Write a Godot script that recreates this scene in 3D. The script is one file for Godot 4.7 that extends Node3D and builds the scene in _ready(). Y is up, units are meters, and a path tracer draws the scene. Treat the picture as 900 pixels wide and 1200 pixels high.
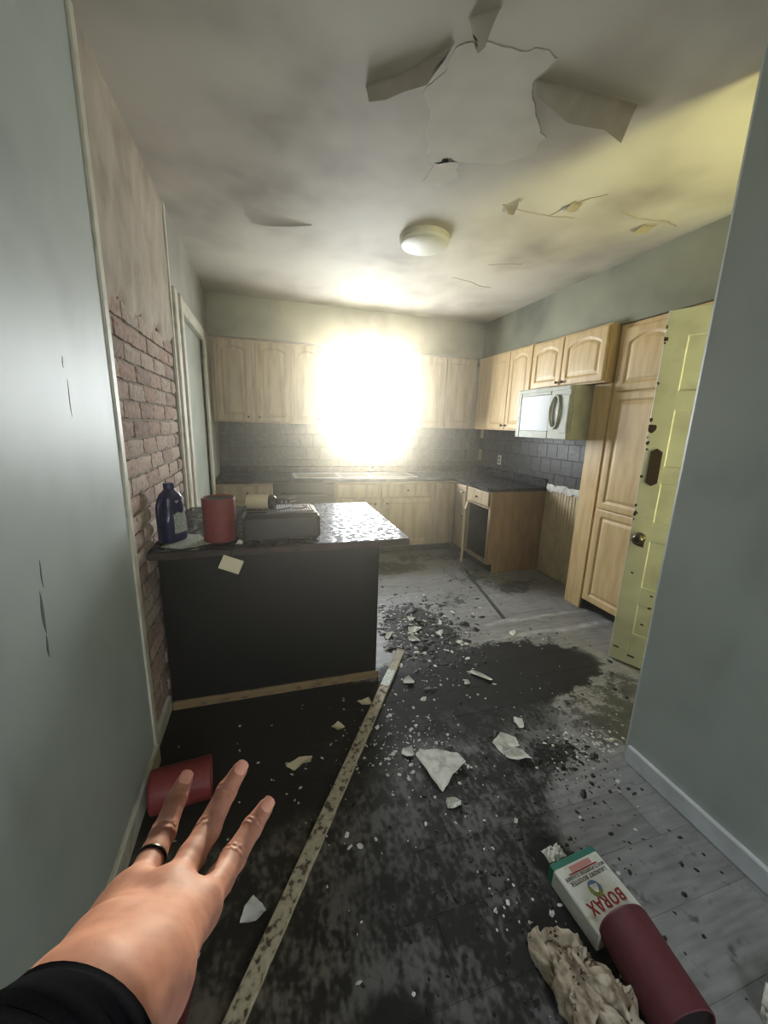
extends Node3D
# A smoke-damaged kitchen seen from the next room, a hand reaching in from below. Units are metres, y is up.

var M := {}
var taken := {}
var rng := RandomNumberGenerator.new()

# ---------------------------------------------------------------- naming and adding
func numbered(called: String) -> String:
	if not taken.has(called):
		taken[called] = 0
		return called
	taken[called] += 1
	return "%s_%03d" % [called, taken[called]]

func tag(o: Node, label: String, category: String, group := "", kind := "") -> Node:
	if label: o.set_meta("label", label)
	if category: o.set_meta("category", category)
	if group: o.set_meta("group", group)
	if kind: o.set_meta("kind", kind)
	return o

func as_mesh(s) -> Mesh:
	return s.commit() if s is SurfaceTool else s

func obj(called: String, s, m: Material, parent: Node = self, xf := Transform3D.IDENTITY) -> MeshInstance3D:
	var o := MeshInstance3D.new()
	o.mesh = as_mesh(s)
	o.material_override = null
	o.set_surface_override_material(0, m)
	o.name = numbered(called) if parent == self else called
	o.transform = xf
	parent.add_child(o, true)
	return o

func thing(called: String, label: String, category: String, at := Vector3.ZERO, turn := 0.0, group := "") -> Node3D:
	var o := Node3D.new()
	o.name = numbered(called)
	add_child(o)
	o.position = at
	o.rotation.y = turn
	tag(o, label, category, group)
	return o

func struct(called: String, s, m: Material, label: String, category: String) -> MeshInstance3D:
	var o := obj(called, s, m)
	tag(o, label, category, "", "structure")
	return o

# ---------------------------------------------------------------- mesh building
func S() -> SurfaceTool:
	var st := SurfaceTool.new()
	st.begin(Mesh.PRIMITIVE_TRIANGLES)
	return st

func uv_of(p: Vector3, n: Vector3) -> Vector2:
	var a := n.abs()
	if a.y >= a.x and a.y >= a.z: return Vector2(p.x, p.z)
	if a.x >= a.z: return Vector2(p.z, -p.y)
	return Vector2(p.x, -p.y)

func tri(st: SurfaceTool, a: Vector3, b: Vector3, c: Vector3, out: Vector3) -> void:
	var n := (b - a).cross(c - a)
	if n.length_squared() < 1e-18: return
	n = n.normalized()
	if n.dot(out) > 0.0:
		var t := b
		b = c
		c = t
	else:
		n = -n
	for p in [a, b, c]:
		st.set_normal(n)
		st.set_uv(uv_of(p, n))
		st.add_vertex(p)

func quad(st: SurfaceTool, a: Vector3, b: Vector3, c: Vector3, d: Vector3, out: Vector3) -> void:
	tri(st, a, b, c, out)
	tri(st, a, c, d, out)

func box(st: SurfaceTool, lo: Vector3, hi: Vector3, bev := 0.003, xf := Transform3D.IDENTITY) -> SurfaceTool:
	var c := (lo + hi) / 2.0
	var h := (hi - lo) / 2.0
	bev = minf(bev, minf(h.x, minf(h.y, h.z)) * 0.9)
	var f := func(sx, sy, sz, ax):
		var k := Vector3(sx * h.x, sy * h.y, sz * h.z)
		for i in 3:
			if i != ax: k[i] -= [sx, sy, sz][i] * bev
		return xf * (c + k)
	var B := xf.basis
	for ax in 3:
		for s in [-1, 1]:
			var q := []
			for uv in [[-1, -1], [1, -1], [1, 1], [-1, 1]]:
				var v := [0, 0, 0]
				v[ax] = s
				v[(ax + 1) % 3] = uv[0]
				v[(ax + 2) % 3] = uv[1]
				q.append(f.call(v[0], v[1], v[2], ax))
			var n := Vector3.ZERO
			n[ax] = s
			quad(st, q[0], q[1], q[2], q[3], B * n)
	if bev > 0.0:
		for ax in 3:
			var b1 := (ax + 1) % 3
			var b2 := (ax + 2) % 3
			for s1 in [-1, 1]:
				for s2 in [-1, 1]:
					var v := [0, 0, 0]
					v[b1] = s1
					v[b2] = s2
					v[ax] = -1
					var p0 = f.call(v[0], v[1], v[2], b1)
					var p1 = f.call(v[0], v[1], v[2], b2)
					v[ax] = 1
					var p2 = f.call(v[0], v[1], v[2], b2)
					var p3 = f.call(v[0], v[1], v[2], b1)
					var n := Vector3.ZERO
					n[b1] = s1
					n[b2] = s2
					quad(st, p0, p1, p2, p3, B * n)
		for sx in [-1, 1]:
			for sy in [-1, 1]:
				for sz in [-1, 1]:
					tri(st, f.call(sx, sy, sz, 0), f.call(sx, sy, sz, 1), f.call(sx, sy, sz, 2), B * Vector3(sx, sy, sz))
	return st

func bx(lo: Vector3, hi: Vector3, bev := 0.003) -> SurfaceTool:
	return box(S(), lo, hi, bev)

# a flat polygon pushed along z from z0 to z1, then placed by xf
func prism(st: SurfaceTool, poly: PackedVector2Array, z0: float, z1: float, xf := Transform3D.IDENTITY) -> SurfaceTool:
	var idx := Geometry2D.triangulate_polygon(poly)
	var B := xf.basis
	for i in range(0, idx.size(), 3):
		var a := poly[idx[i]]
		var b := poly[idx[i + 1]]
		var c := poly[idx[i + 2]]
		tri(st, xf * Vector3(a.x, a.y, z1), xf * Vector3(b.x, b.y, z1), xf * Vector3(c.x, c.y, z1), B * Vector3(0, 0, z1 - z0))
		tri(st, xf * Vector3(a.x, a.y, z0), xf * Vector3(b.x, b.y, z0), xf * Vector3(c.x, c.y, z0), B * Vector3(0, 0, z0 - z1))
	var cw := Geometry2D.is_polygon_clockwise(poly)
	for i in poly.size():
		var a := poly[i]
		var b := poly[(i + 1) % poly.size()]
		var e := b - a
		var n := Vector3(e.y, -e.x, 0) * (-1.0 if cw else 1.0)
		quad(st, xf * Vector3(a.x, a.y, z0), xf * Vector3(b.x, b.y, z0), xf * Vector3(b.x, b.y, z1), xf * Vector3(a.x, a.y, z1), B * n)
	return st

# smooth surface over an (nu+1) x (nv+1) table of points
func sheet(st: SurfaceTool, P: Array, nu: int, nv: int, out_hint: Callable, uvs := true) -> SurfaceTool:
	var N := []
	N.resize(P.size())
	var w := nv + 1
	for i in nu + 1:
		for j in nv + 1:
			var a: Vector3 = P[mini(i + 1, nu) * w + j] - P[maxi(i - 1, 0) * w + j]
			var b: Vector3 = P[i * w + mini(j + 1, nv)] - P[i * w + maxi(j - 1, 0)]
			var n := a.cross(b)
			var o: Vector3 = out_hint.call(P[i * w + j])
			if n.length_squared() < 1e-20: n = o
			n = n.normalized()
			if n.dot(o) < 0.0: n = -n
			N[i * w + j] = n
	for i in nu:
		for j in nv:
			for t in [[i * w + j, (i + 1) * w + j, (i + 1) * w + j + 1], [i * w + j, (i + 1) * w + j + 1, i * w + j + 1]]:
				var a: Vector3 = P[t[0]]
				var b: Vector3 = P[t[1]]
				var c: Vector3 = P[t[2]]
				var g := (b - a).cross(c - a)
				var k := [t[0], t[1], t[2]]
				if g.dot(N[t[0]] + N[t[1]] + N[t[2]]) > 0.0: k = [t[0], t[2], t[1]]
				for q in k:
					st.set_normal(N[q])
					st.set_uv(Vector2(float(q / w) / nu, float(q % w) / nv))
					st.add_vertex(P[q])
	return st

# profile of (radius, height) turned about y; a doubled point makes a sharp edge
func lathe(st: SurfaceTool, prof: Array, seg := 32, xf := Transform3D.IDENTITY) -> SurfaceTool:
	for k in prof.size() - 1:
		var a: Vector2 = prof[k]
		var b: Vector2 = prof[k + 1]
		if a.distance_to(b) < 1e-7: continue
		var na := (b - a).normalized()
		var nb := na
		if k > 0 and prof[k - 1].distance_to(a) > 1e-7: na = (b - prof[k - 1]).normalized()
		if k + 2 < prof.size() and prof[k + 2].distance_to(b) > 1e-7: nb = (prof[k + 2] - a).normalized()
		for s in seg:
			var t0 := TAU * s / seg
			var t1 := TAU * (s + 1) / seg
			var d0 := Vector3(cos(t0), 0, sin(t0))
			var d1 := Vector3(cos(t1), 0, sin(t1))
			var up := Vector3.UP
			var v := [d0 * a.x + up * a.y, d1 * a.x + up * a.y, d1 * b.x + up * b.y, d0 * b.x + up * b.y]
			var n := [d0 * na.y - up * na.x, d1 * na.y - up * na.x, d1 * nb.y - up * nb.x, d0 * nb.y - up * nb.x]
			var u := [Vector2(float(s) / seg, a.y), Vector2(float(s + 1) / seg, a.y), Vector2(float(s + 1) / seg, b.y), Vector2(float(s) / seg, b.y)]
			for t in [[0, 1, 2], [0, 2, 3]]:
				var g: Vector3 = (v[t[1]] - v[t[0]]).cross(v[t[2]] - v[t[0]])
				if g.length_squared() < 1e-20: continue
				var o: Array = t
				if g.dot(n[t[0]] + n[t[1]] + n[t[2]]) > 0.0: o = [t[0], t[2], t[1]]
				for q in o:
					st.set_normal((xf.basis * n[q]).normalized())
					st.set_uv(u[q])
					st.add_vertex(xf * v[q])
	return st

func tube(st: SurfaceTool, pts: Array, r: float, seg := 10, rx := 0.0) -> SurfaceTool:
	var P := []
	var side := Vector3.ZERO
	for i in pts.size():
		var t: Vector3 = (pts[mini(i + 1, pts.size() - 1)] - pts[maxi(i - 1, 0)]).normalized()
		if side == Vector3.ZERO:
			side = t.cross(Vector3.UP if absf(t.y) < 0.9 else Vector3.RIGHT)
		side = (side - t * side.dot(t)).normalized()
		var up := side.cross(t)
		for k in seg + 1:
			var a := TAU * k / seg
			P.append(pts[i] + side * cos(a) * (rx if rx > 0.0 else r) + up * sin(a) * r)
	var mid := {}
	var w := seg + 1
	for i in pts.size() - 1:
		for k in seg:
			var q := [i * w + k, (i + 1) * w + k, (i + 1) * w + k + 1, i * w + k + 1]
			for t in [[0, 1, 2], [0, 2, 3]]:
				var a: Vector3 = P[q[t[0]]]
				var b: Vector3 = P[q[t[1]]]
				var c: Vector3 = P[q[t[2]]]
				var n0: Vector3 = a - pts[q[t[0]] / w]
				var o: Array = t
				if (b - a).cross(c - a).dot(n0) > 0.0: o = [t[0], t[2], t[1]]
				for z in o:
					st.set_normal((P[q[z]] - pts[q[z] / w]).normalized())
					st.set_uv(Vector2(0, 0))
					st.add_vertex(P[q[z]])
	for e in [0, pts.size() - 1]:
		var o: Vector3 = pts[e] - pts[1 if e == 0 else e - 1]
		for k in seg:
			tri(st, pts[e], P[e * w + k], P[e * w + k + 1], o)
	return st

func ball(st: SurfaceTool, c: Vector3, r: Vector3, seg := 16) -> SurfaceTool:
	var prof := []
	for i in 13:
		var a := -PI / 2 + PI * i / 12.0
		prof.append(Vector2(cos(a), sin(a)))
	return lathe(st, prof, seg, Transform3D(Basis.from_scale(r), c))

# cupboard front: a frame round a raised panel, its top rail arched; back at z = 0, face at z = t
func panel_front(w: float, h: float, arch: float, t := 0.02, rail := 0.055, cell := 0.008) -> SurfaceTool:
	var nx := maxi(8, int(w / cell))
	var ny := maxi(8, int(h / cell))
	var hw := w / 2.0 - rail
	var P := []
	for i in nx + 1:
		for j in ny + 1:
			var x := (float(i) / nx - 0.5) * w
			var y := float(j) / ny * h
			var top := h - rail - arch * (x / hw) * (x / hw)
			var d := minf(minf(hw - absf(x), y - rail), top - y)
			var z := t
			if d > 0.0:
				if d < 0.006: z = t - 0.010 * d / 0.006
				elif d < 0.012: z = t - 0.010
				elif d < 0.036: z = t - 0.010 + 0.009 * (d - 0.012) / 0.024
				else: z = t - 0.001
			var e := minf(minf(w / 2.0 - absf(x), y), h - y)
			if e < 0.005: z -= 0.004 * (1.0 - e / 0.005)
			P.append(Vector3(x, y, z))
	var st := S()
	sheet(st, P, nx, ny, func(_p): return Vector3(0, 0, 1))
	var z1 := t - 0.004
	var lo := Vector2(-w / 2, 0)
	var hi := Vector2(w / 2, h)
	quad(st, Vector3(lo.x, lo.y, 0), Vector3(hi.x, lo.y, 0), Vector3(hi.x, hi.y, 0), Vector3(lo.x, hi.y, 0), Vector3(0, 0, -1))
	quad(st, Vector3(lo.x, lo.y, 0), Vector3(lo.x, hi.y, 0), Vector3(lo.x, hi.y, z1), Vector3(lo.x, lo.y, z1), Vector3(-1, 0, 0))
	quad(st, Vector3(hi.x, lo.y, 0), Vector3(hi.x, hi.y, 0), Vector3(hi.x, hi.y, z1), Vector3(hi.x, lo.y, z1), Vector3(1, 0, 0))
	quad(st, Vector3(lo.x, lo.y, 0), Vector3(hi.x, lo.y, 0), Vector3(hi.x, lo.y, z1), Vector3(lo.x, lo.y, z1), Vector3(0, -1, 0))
	quad(st, Vector3(lo.x, hi.y, 0), Vector3(hi.x, hi.y, 0), Vector3(hi.x, hi.y, z1), Vector3(lo.x, hi.y, z1), Vector3(0, 1, 0))
	return st

# ---------------------------------------------------------------- materials
func noise_bytes(w: int, h: int, freq: float, seed_: int, oct := 4, kind := FastNoiseLite.TYPE_SIMPLEX_SMOOTH, seamless := true) -> PackedByteArray:
	var n := FastNoiseLite.new()
	n.noise_type = kind
	n.frequency = freq
	n.seed = seed_
	n.fractal_octaves = oct
	var im: Image = n.get_seamless_image(w, h) if seamless else n.get_image(w, h)
	im.convert(Image.FORMAT_L8)
	return im.get_data()

func tex_of(bytes: PackedByteArray, w: int, h: int, stops: Array) -> ImageTexture:
	var g := Gradient.new()
	var off := PackedFloat32Array()
	var col := PackedColorArray()
	for s in stops:
		off.append(s[0])
		col.append(s[1])
	g.offsets = off
	g.colors = col
	var lut := PackedByteArray()
	for i in 256:
		var c := g.sample(i / 255.0)
		lut.append_array([int(c.r * 255.0), int(c.g * 255.0), int(c.b * 255.0)])
	var out := PackedByteArray()
	out.resize(w * h * 3)
	for i in w * h:
		var k := bytes[i] * 3
		out[i * 3] = lut[k]
		out[i * 3 + 1] = lut[k + 1]
		out[i * 3 + 2] = lut[k + 2]
	return ImageTexture.create_from_image(Image.create_from_data(w, h, false, Image.FORMAT_RGB8, out))

func grey_tex(bytes: PackedByteArray, w: int, h: int) -> ImageTexture:
	return ImageTexture.create_from_image(Image.create_from_data(w, h, false, Image.FORMAT_L8, bytes))

func flat(col: Color, rough := 0.6, metal := 0.0) -> StandardMaterial3D:
	var m := StandardMaterial3D.new()
	m.albedo_color = col
	m.roughness = rough
	m.metallic = metal
	return m

# noise-mottled material, mapped on three planes; per_m is how many repeats of the picture a metre holds
func mottled(stops: Array, per_m: Vector3, rough := 0.6, freq := 0.02, seed_ := 1, bump := 0.0, oct := 5, world := true, size := Vector2i(256, 256)) -> StandardMaterial3D:
	var m := StandardMaterial3D.new()
	var b := noise_bytes(size.x, size.y, freq, seed_, oct)
	m.albedo_texture = tex_of(b, size.x, size.y, stops)
	m.roughness = rough
	m.uv1_triplanar = true
	m.uv1_world_triplanar = world
	m.uv1_scale = per_m
	if bump != 0.0:
		m.heightmap_enabled = true
		m.heightmap_scale = bump
		m.heightmap_texture = grey_tex(b, size.x, size.y)
	return m

func C(r: float, g: float, b: float) -> Color:
	return Color(r, g, b)

func make_materials() -> void:
	M.paint = mottled([[0.0, C(.58, .605, .58)], [0.35, C(.63, .66, .63)], [1.0, C(.67, .70, .67)]], Vector3(.7, .5, .7), .50, .012, 3, .08)
	M.paint.metallic_specular = .68
	M.wall_tan = mottled([[0.0, C(.52, .51, .46)], [1.0, C(.62, .605, .555)]], Vector3(.7, .7, .7), .6, .012, 5, .08)
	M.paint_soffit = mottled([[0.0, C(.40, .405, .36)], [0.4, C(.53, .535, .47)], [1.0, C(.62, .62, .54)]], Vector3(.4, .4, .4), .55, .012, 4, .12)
	M.ceiling = mottled([[0.0, C(.54, .505, .455)], [0.3, C(.66, .63, .58)], [0.6, C(.745, .72, .665)], [1.0, C(.78, .755, .70)]], Vector3(.33, .33, .33), .7, .01, 11, .2)
	M.bare = mottled([[0.0, C(.735, .715, .665)], [1.0, C(.79, .77, .715)]], Vector3(1, 1, 1), .8, .02, 12, .05)
	M.flap = mottled([[0.0, C(.58, .54, .48)], [1.0, C(.70, .66, .59)]], Vector3(2, 2, 2), .8, .02, 13, .05)
	M.trim = mottled([[0.0, C(.62, .60, .53)], [0.4, C(.76, .74, .67)], [1.0, C(.82, .80, .73)]], Vector3(1.5, 1.5, 1.5), .45, .02, 14, .04)
	M.white_trim = mottled([[0.0, C(.72, .74, .74)], [1.0, C(.82, .84, .84)]], Vector3(1.5, 1.5, 1.5), .4, .02, 15)
	M.door_paint = mottled([[0.0, C(.58, .60, .55)], [1.0, C(.68, .70, .65)]], Vector3(.8, .8, .8), .45, .015, 16, .05)
	M.old_door = mottled([[0.0, C(.64, .635, .59)], [0.5, C(.76, .76, .72)], [1.0, C(.80, .80, .765)]], Vector3(1.1, 1.1, 1.1), .5, .015, 17, .08)
	M.rust = mottled([[0.0, C(.12, .08, .06)], [1.0, C(.30, .20, .14)]], Vector3(9, 9, 9), .8, .03, 18)
	M.mortar = mottled([[0.0, C(.46, .41, .36)], [1.0, C(.62, .57, .51)]], Vector3(3, 3, 3), .9, .03, 19, .3)
	M.parge = mottled([[0.0, C(.56, .51, .44)], [0.5, C(.67, .62, .55)], [1.0, C(.72, .67, .60)]], Vector3(.9, .6, .9), .85, .015, 20, .4)
	M.bricks = []
	for k in 6:
		var c: Color = [C(.63, .52, .46), C(.66, .56, .50), C(.58, .49, .44), C(.69, .61, .55), C(.65, .58, .52), C(.56, .47, .42)][k]
		M.bricks.append(mottled([[0.0, c.darkened(.22)], [0.4, c], [0.7, c.lightened(.10)], [0.85, C(.64, .59, .53)], [1.0, C(.68, .64, .58)]], Vector3(4, 4, 4), .9, .025, 30 + k, .35))
	var grain := Vector3(3.0, .45, 3.0)
	M.maple = mottled([[0.0, C(.78, .66, .47)], [0.5, C(.84, .725, .53)], [1.0, C(.87, .77, .59)]], grain, .42, .02, 41, .02, 5, false)  # paler maple: the stronger light on the right-hand cupboards is put into the colour
	M.maple_shaded = mottled([[0.0, C(.57, .505, .41)], [0.4, C(.65, .58, .475)], [1.0, C(.705, .635, .525)]], grain, .5, .015, 42, .02, 5, false)  # same wood, darker: the weaker light on these cupboards is put into the colour
	M.cream = mottled([[0.0, C(.66, .60, .47)], [0.5, C(.76, .70, .56)], [1.0, C(.80, .75, .62)]], Vector3(1.4, 1.0, 1.4), .5, .015, 43, .03)
	M.side_panel = mottled([[0.0, C(.52, .41, .28)], [1.0, C(.64, .52, .37)]], Vector3(2.2, .6, 2.2), .55, .02, 44, .02)
	M.dark_wood = mottled([[0.0, C(.03, .03, .035)], [0.6, C(.055, .055, .062)], [1.0, C(.09, .09, .10)]], Vector3(1.2, .5, 1.2), .42, .02, 45, .05)
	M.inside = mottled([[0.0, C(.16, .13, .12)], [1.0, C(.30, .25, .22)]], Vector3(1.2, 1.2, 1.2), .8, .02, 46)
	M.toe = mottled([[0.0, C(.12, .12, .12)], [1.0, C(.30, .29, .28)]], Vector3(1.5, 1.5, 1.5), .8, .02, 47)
	M.counter = mottled([[0.0, C(.07, .075, .08)], [0.5, C(.13, .135, .145)], [0.7, C(.20, .21, .225)], [1.0, C(.34, .36, .39)]], Vector3(2.8, 2.8, 2.8), .22, .02, 48, .04)
	var wet := noise_bytes(256, 256, .026, 148, 5)
	for i in wet.size():
		wet[i] = int(lerpf(165.0, 52.0, smoothstep(.40, .64, wet[i] / 255.0)))
	M.counter.roughness_texture = grey_tex(wet, 256, 256)
	M.counter.roughness = 1.0
	M.counter.metallic_specular = .3
	M.slate = []
	for k in 4:
		var g: float = [.135, .15, .165, .145][k]
		M.slate.append(mottled([[0.0, C(g * .55, g * .55, g * .55)], [0.5, C(g * 1.1, g * 1.08, g * 1.04)], [0.75, C(g * 1.5, g * 1.44, g * 1.38)], [1.0, C(.46, .44, .42)]], Vector3(2.2, 2.2, 2.2), .45, .03, 50 + k, .15))
	M.grout = flat(C(.16, .16, .16), .9)
	M.steel = flat(C(.62, .63, .64), .28, 1.0)
	M.chrome = flat(C(.75, .75, .75), .15, 1.0)
	M.pewter = flat(C(.42, .39, .35), .3, 1.0)
	M.black = flat(C(.03, .03, .032), .45)
	M.black_gloss = flat(C(.035, .035, .04), .2)
	M.grey_plastic = mottled([[0.0, C(.085, .09, .095)], [1.0, C(.13, .135, .14)]], Vector3(3, 3, 3), .5, .02, 58)
	M.vent = flat(C(.45, .46, .47), .4)
	M.loop = flat(C(.72, .73, .70), .3)
	M.appliance_white = mottled([[0.0, C(.62, .63, .58)], [1.0, C(.74, .755, .70)]], Vector3(1.3, 1.3, 1.3), .55, .02, 60)
	M.mw_glass = flat(C(.30, .32, .29), .10)
	M.mw_glass.metallic_specular = 0.28
	M.lamp_white = flat(C(.80, .79, .74), .5)
	M.red = mottled([[0.0, C(.42, .13, .13)], [1.0, C(.52, .18, .17)]], Vector3(4, 4, 4), .55, .03, 61)
	M.maroon = mottled([[0.0, C(.33, .13, .16)], [1.0, C(.40, .17, .20)]], Vector3(4, 4, 4), .6, .03, 62)
	M.can_dark = flat(C(.09, .06, .055), .7)
	M.blue = flat(C(.05, .085, .25), .3)
	M.label = mottled([[0.0, C(.42, .42, .36)], [0.5, C(.62, .64, .58)], [1.0, C(.80, .82, .78)]], Vector3(9, 9, 9), .5, .03, 63)
	M.paper = mottled([[0.0, C(.62, .61, .56)], [0.5, C(.80, .80, .77)], [1.0, C(.86, .86, .83)]], Vector3(3, 3, 3), .8, .02, 64, .05)
	M.box_card = mottled([[0.0, C(.60, .60, .54)], [0.3, C(.76, .765, .72)], [1.0, C(.82, .825, .79)]], Vector3(4, 4, 4), .6, .02, 65, .05)
	M.box_green = flat(C(.16, .42, .36), .6)
	M.ink_red = flat(C(.55, .07, .09), .6)
	M.ink_dark = flat(C(.22, .16, .20), .6)
	M.ink_pink = flat(C(.72, .48, .46), .6)
	M.ink_olive = flat(C(.48, .50, .20), .6)
	M.ink_blue = flat(C(.30, .42, .55), .6)
	M.beige = flat(C(.74, .68, .54), .5)
	M.tag_card = flat(C(.85, .80, .66), .6)
	M.lath = mottled([[0.0, C(.12, .11, .10)], [0.28, C(.42, .38, .31)], [0.42, C(.66, .62, .52)], [1.0, C(.76, .72, .62)]], Vector3(5, 5, 5), .75, .02, 66, .1)
	M.lath_end = mottled([[0.0, C(.50, .47, .40)], [1.0, C(.72, .68, .58)]], Vector3(3, 3, 3), .7, .02, 67)
	M.island_trim = mottled([[0.0, C(.20, .16, .11)], [0.3, C(.50, .41, .28)], [1.0, C(.60, .50, .35)]], Vector3(2, 4, 4), .65, .02, 68)
	M.char = flat(C(.035, .035, .04), .6)
	M.rag = mottled([[0.0, C(.22, .17, .13)], [0.36, C(.48, .41, .33)], [0.5, C(.68, .63, .55)], [1.0, C(.80, .77, .70)]], Vector3(5, 2, 2), .85, .02, 69, .1)
	M.skin = mottled([[0.0, C(.56, .38, .315)], [0.4, C(.63, .445, .375)], [1.0, C(.69, .505, .425)]], Vector3(9, 9, 9), .58, .03, 70, .02)
	M.skin.metallic_specular = .3
	M.skin.subsurf_scatter_enabled = true
	M.skin.subsurf_scatter_strength = .08
	M.nail = flat(C(.80, .58, .50), .3)
	M.navy = mottled([[0.0, C(.015, .02, .04)], [1.0, C(.045, .055, .085)]], Vector3(40, 40, 40), .95, .05, 71, .008)
	M.navy.metallic_specular = .12
	M.scuff = flat(C(.34, .36, .36), .7)
	M.ring = flat(C(.16, .14, .12), .35, 1.0)
	M.glass = StandardMaterial3D.new()
	M.glass.albedo_color = Color(1, 1, 1, .06)
	M.glass.transparency = BaseMaterial3D.TRANSPARENCY_ALPHA
	M.glass.roughness = .02
	M.outlet = flat(C(.80, .79, .74), .4)

# ---------------------------------------------------------------- camera, sky, sun, large lights
func lights_and_camera() -> void:
	var cam := Camera3D.new()
	cam.name = "camera"
	cam.fov = 106.05
	cam.near = 0.03
	cam.far = 200.0
	cam.transform = Transform3D(Basis(Vector3(.95853, .02991, .28343), Vector3(.03444, .97503, -.21937), Vector3(-.28292, .22003, .93357)), Vector3(0, 1.504, 0))
	add_child(cam)
	cam.current = true
	var e := Environment.new()
	e.background_mode = Environment.BG_SKY
	var sky := Sky.new()
	var sm := ProceduralSkyMaterial.new()
	sm.sky_top_color = C(.80, .86, .93)
	sm.sky_horizon_color = C(.95, .97, 1.0)
	sm.ground_bottom_color = C(.42, .50, .25)
	sm.ground_horizon_color = C(.62, .68, .42)
	sm.sky_energy_multiplier = 2.5
	sm.ground_energy_multiplier = 1.4
	sky.sky_material = sm
	e.sky = sky
	e.tonemap_mode = Environment.TONE_MAPPER_LINEAR
	e.tonemap_exposure = 1.08
	e.sdfgi_enabled = true
	e.ssao_enabled = true
	e.ssil_enabled = true
	e.volumetric_fog_enabled = true  # haze added to imitate the glare round the window
	e.volumetric_fog_density = 0.024
	e.volumetric_fog_albedo = C(.93, .93, .90)
	e.volumetric_fog_anisotropy = 0.9
	var we := WorldEnvironment.new()
	we.name = "world_environment"
	we.environment = e
	add_child(we)
	# low sun straight through the kitchen window
	var sun := DirectionalLight3D.new()
	sun.name = "sun"
	add_child(sun)
	sun.look_at_from_position(Vector3(1.22, 1.90, -4.8), Vector3(0.0, 1.504, 0), Vector3.UP)
	sun.light_color = C(1.0, .95, .84)
	sun.light_energy = 2.3
	sun.light_angular_distance = 1.0
	sun.shadow_enabled = true
	area("kitchen_daylight", Vector3(1.21, 1.72, -4.74), Vector3(1.1, 1.45, 0), Vector2(.78, .92), C(.97, .99, 1.0), 7.6)
	area("side_room_daylight", Vector3(2.74, .70, 1.05), Vector3(2.52, 1.70, .87), Vector2(1.0, .9), C(1.0, .985, .70), 23.0)
	area("hall_fill", Vector3(.75, 1.7, 2.3), Vector3(.45, 1.9, -1.5), Vector2(1.1, 1.2), C(.97, .985, 1.0), 2.7)  # fill light added behind the viewer, no source seen there

func area(called: String, at: Vector3, to: Vector3, size: Vector2, col: Color, energy: float) -> void:
	var l := AreaLight3D.new()
	l.name = called
	add_child(l)
	l.look_at_from_position(at, to, Vector3.UP)
	l.area_size = size
	l.area_normalize_energy = true
	l.light_color = col
	l.light_energy = energy
	l.area_range = 12.0
	l.area_attenuation = 2.0
	l.shadow_enabled = true

# ---------------------------------------------------------------- structure
const HC := 2.72

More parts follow.
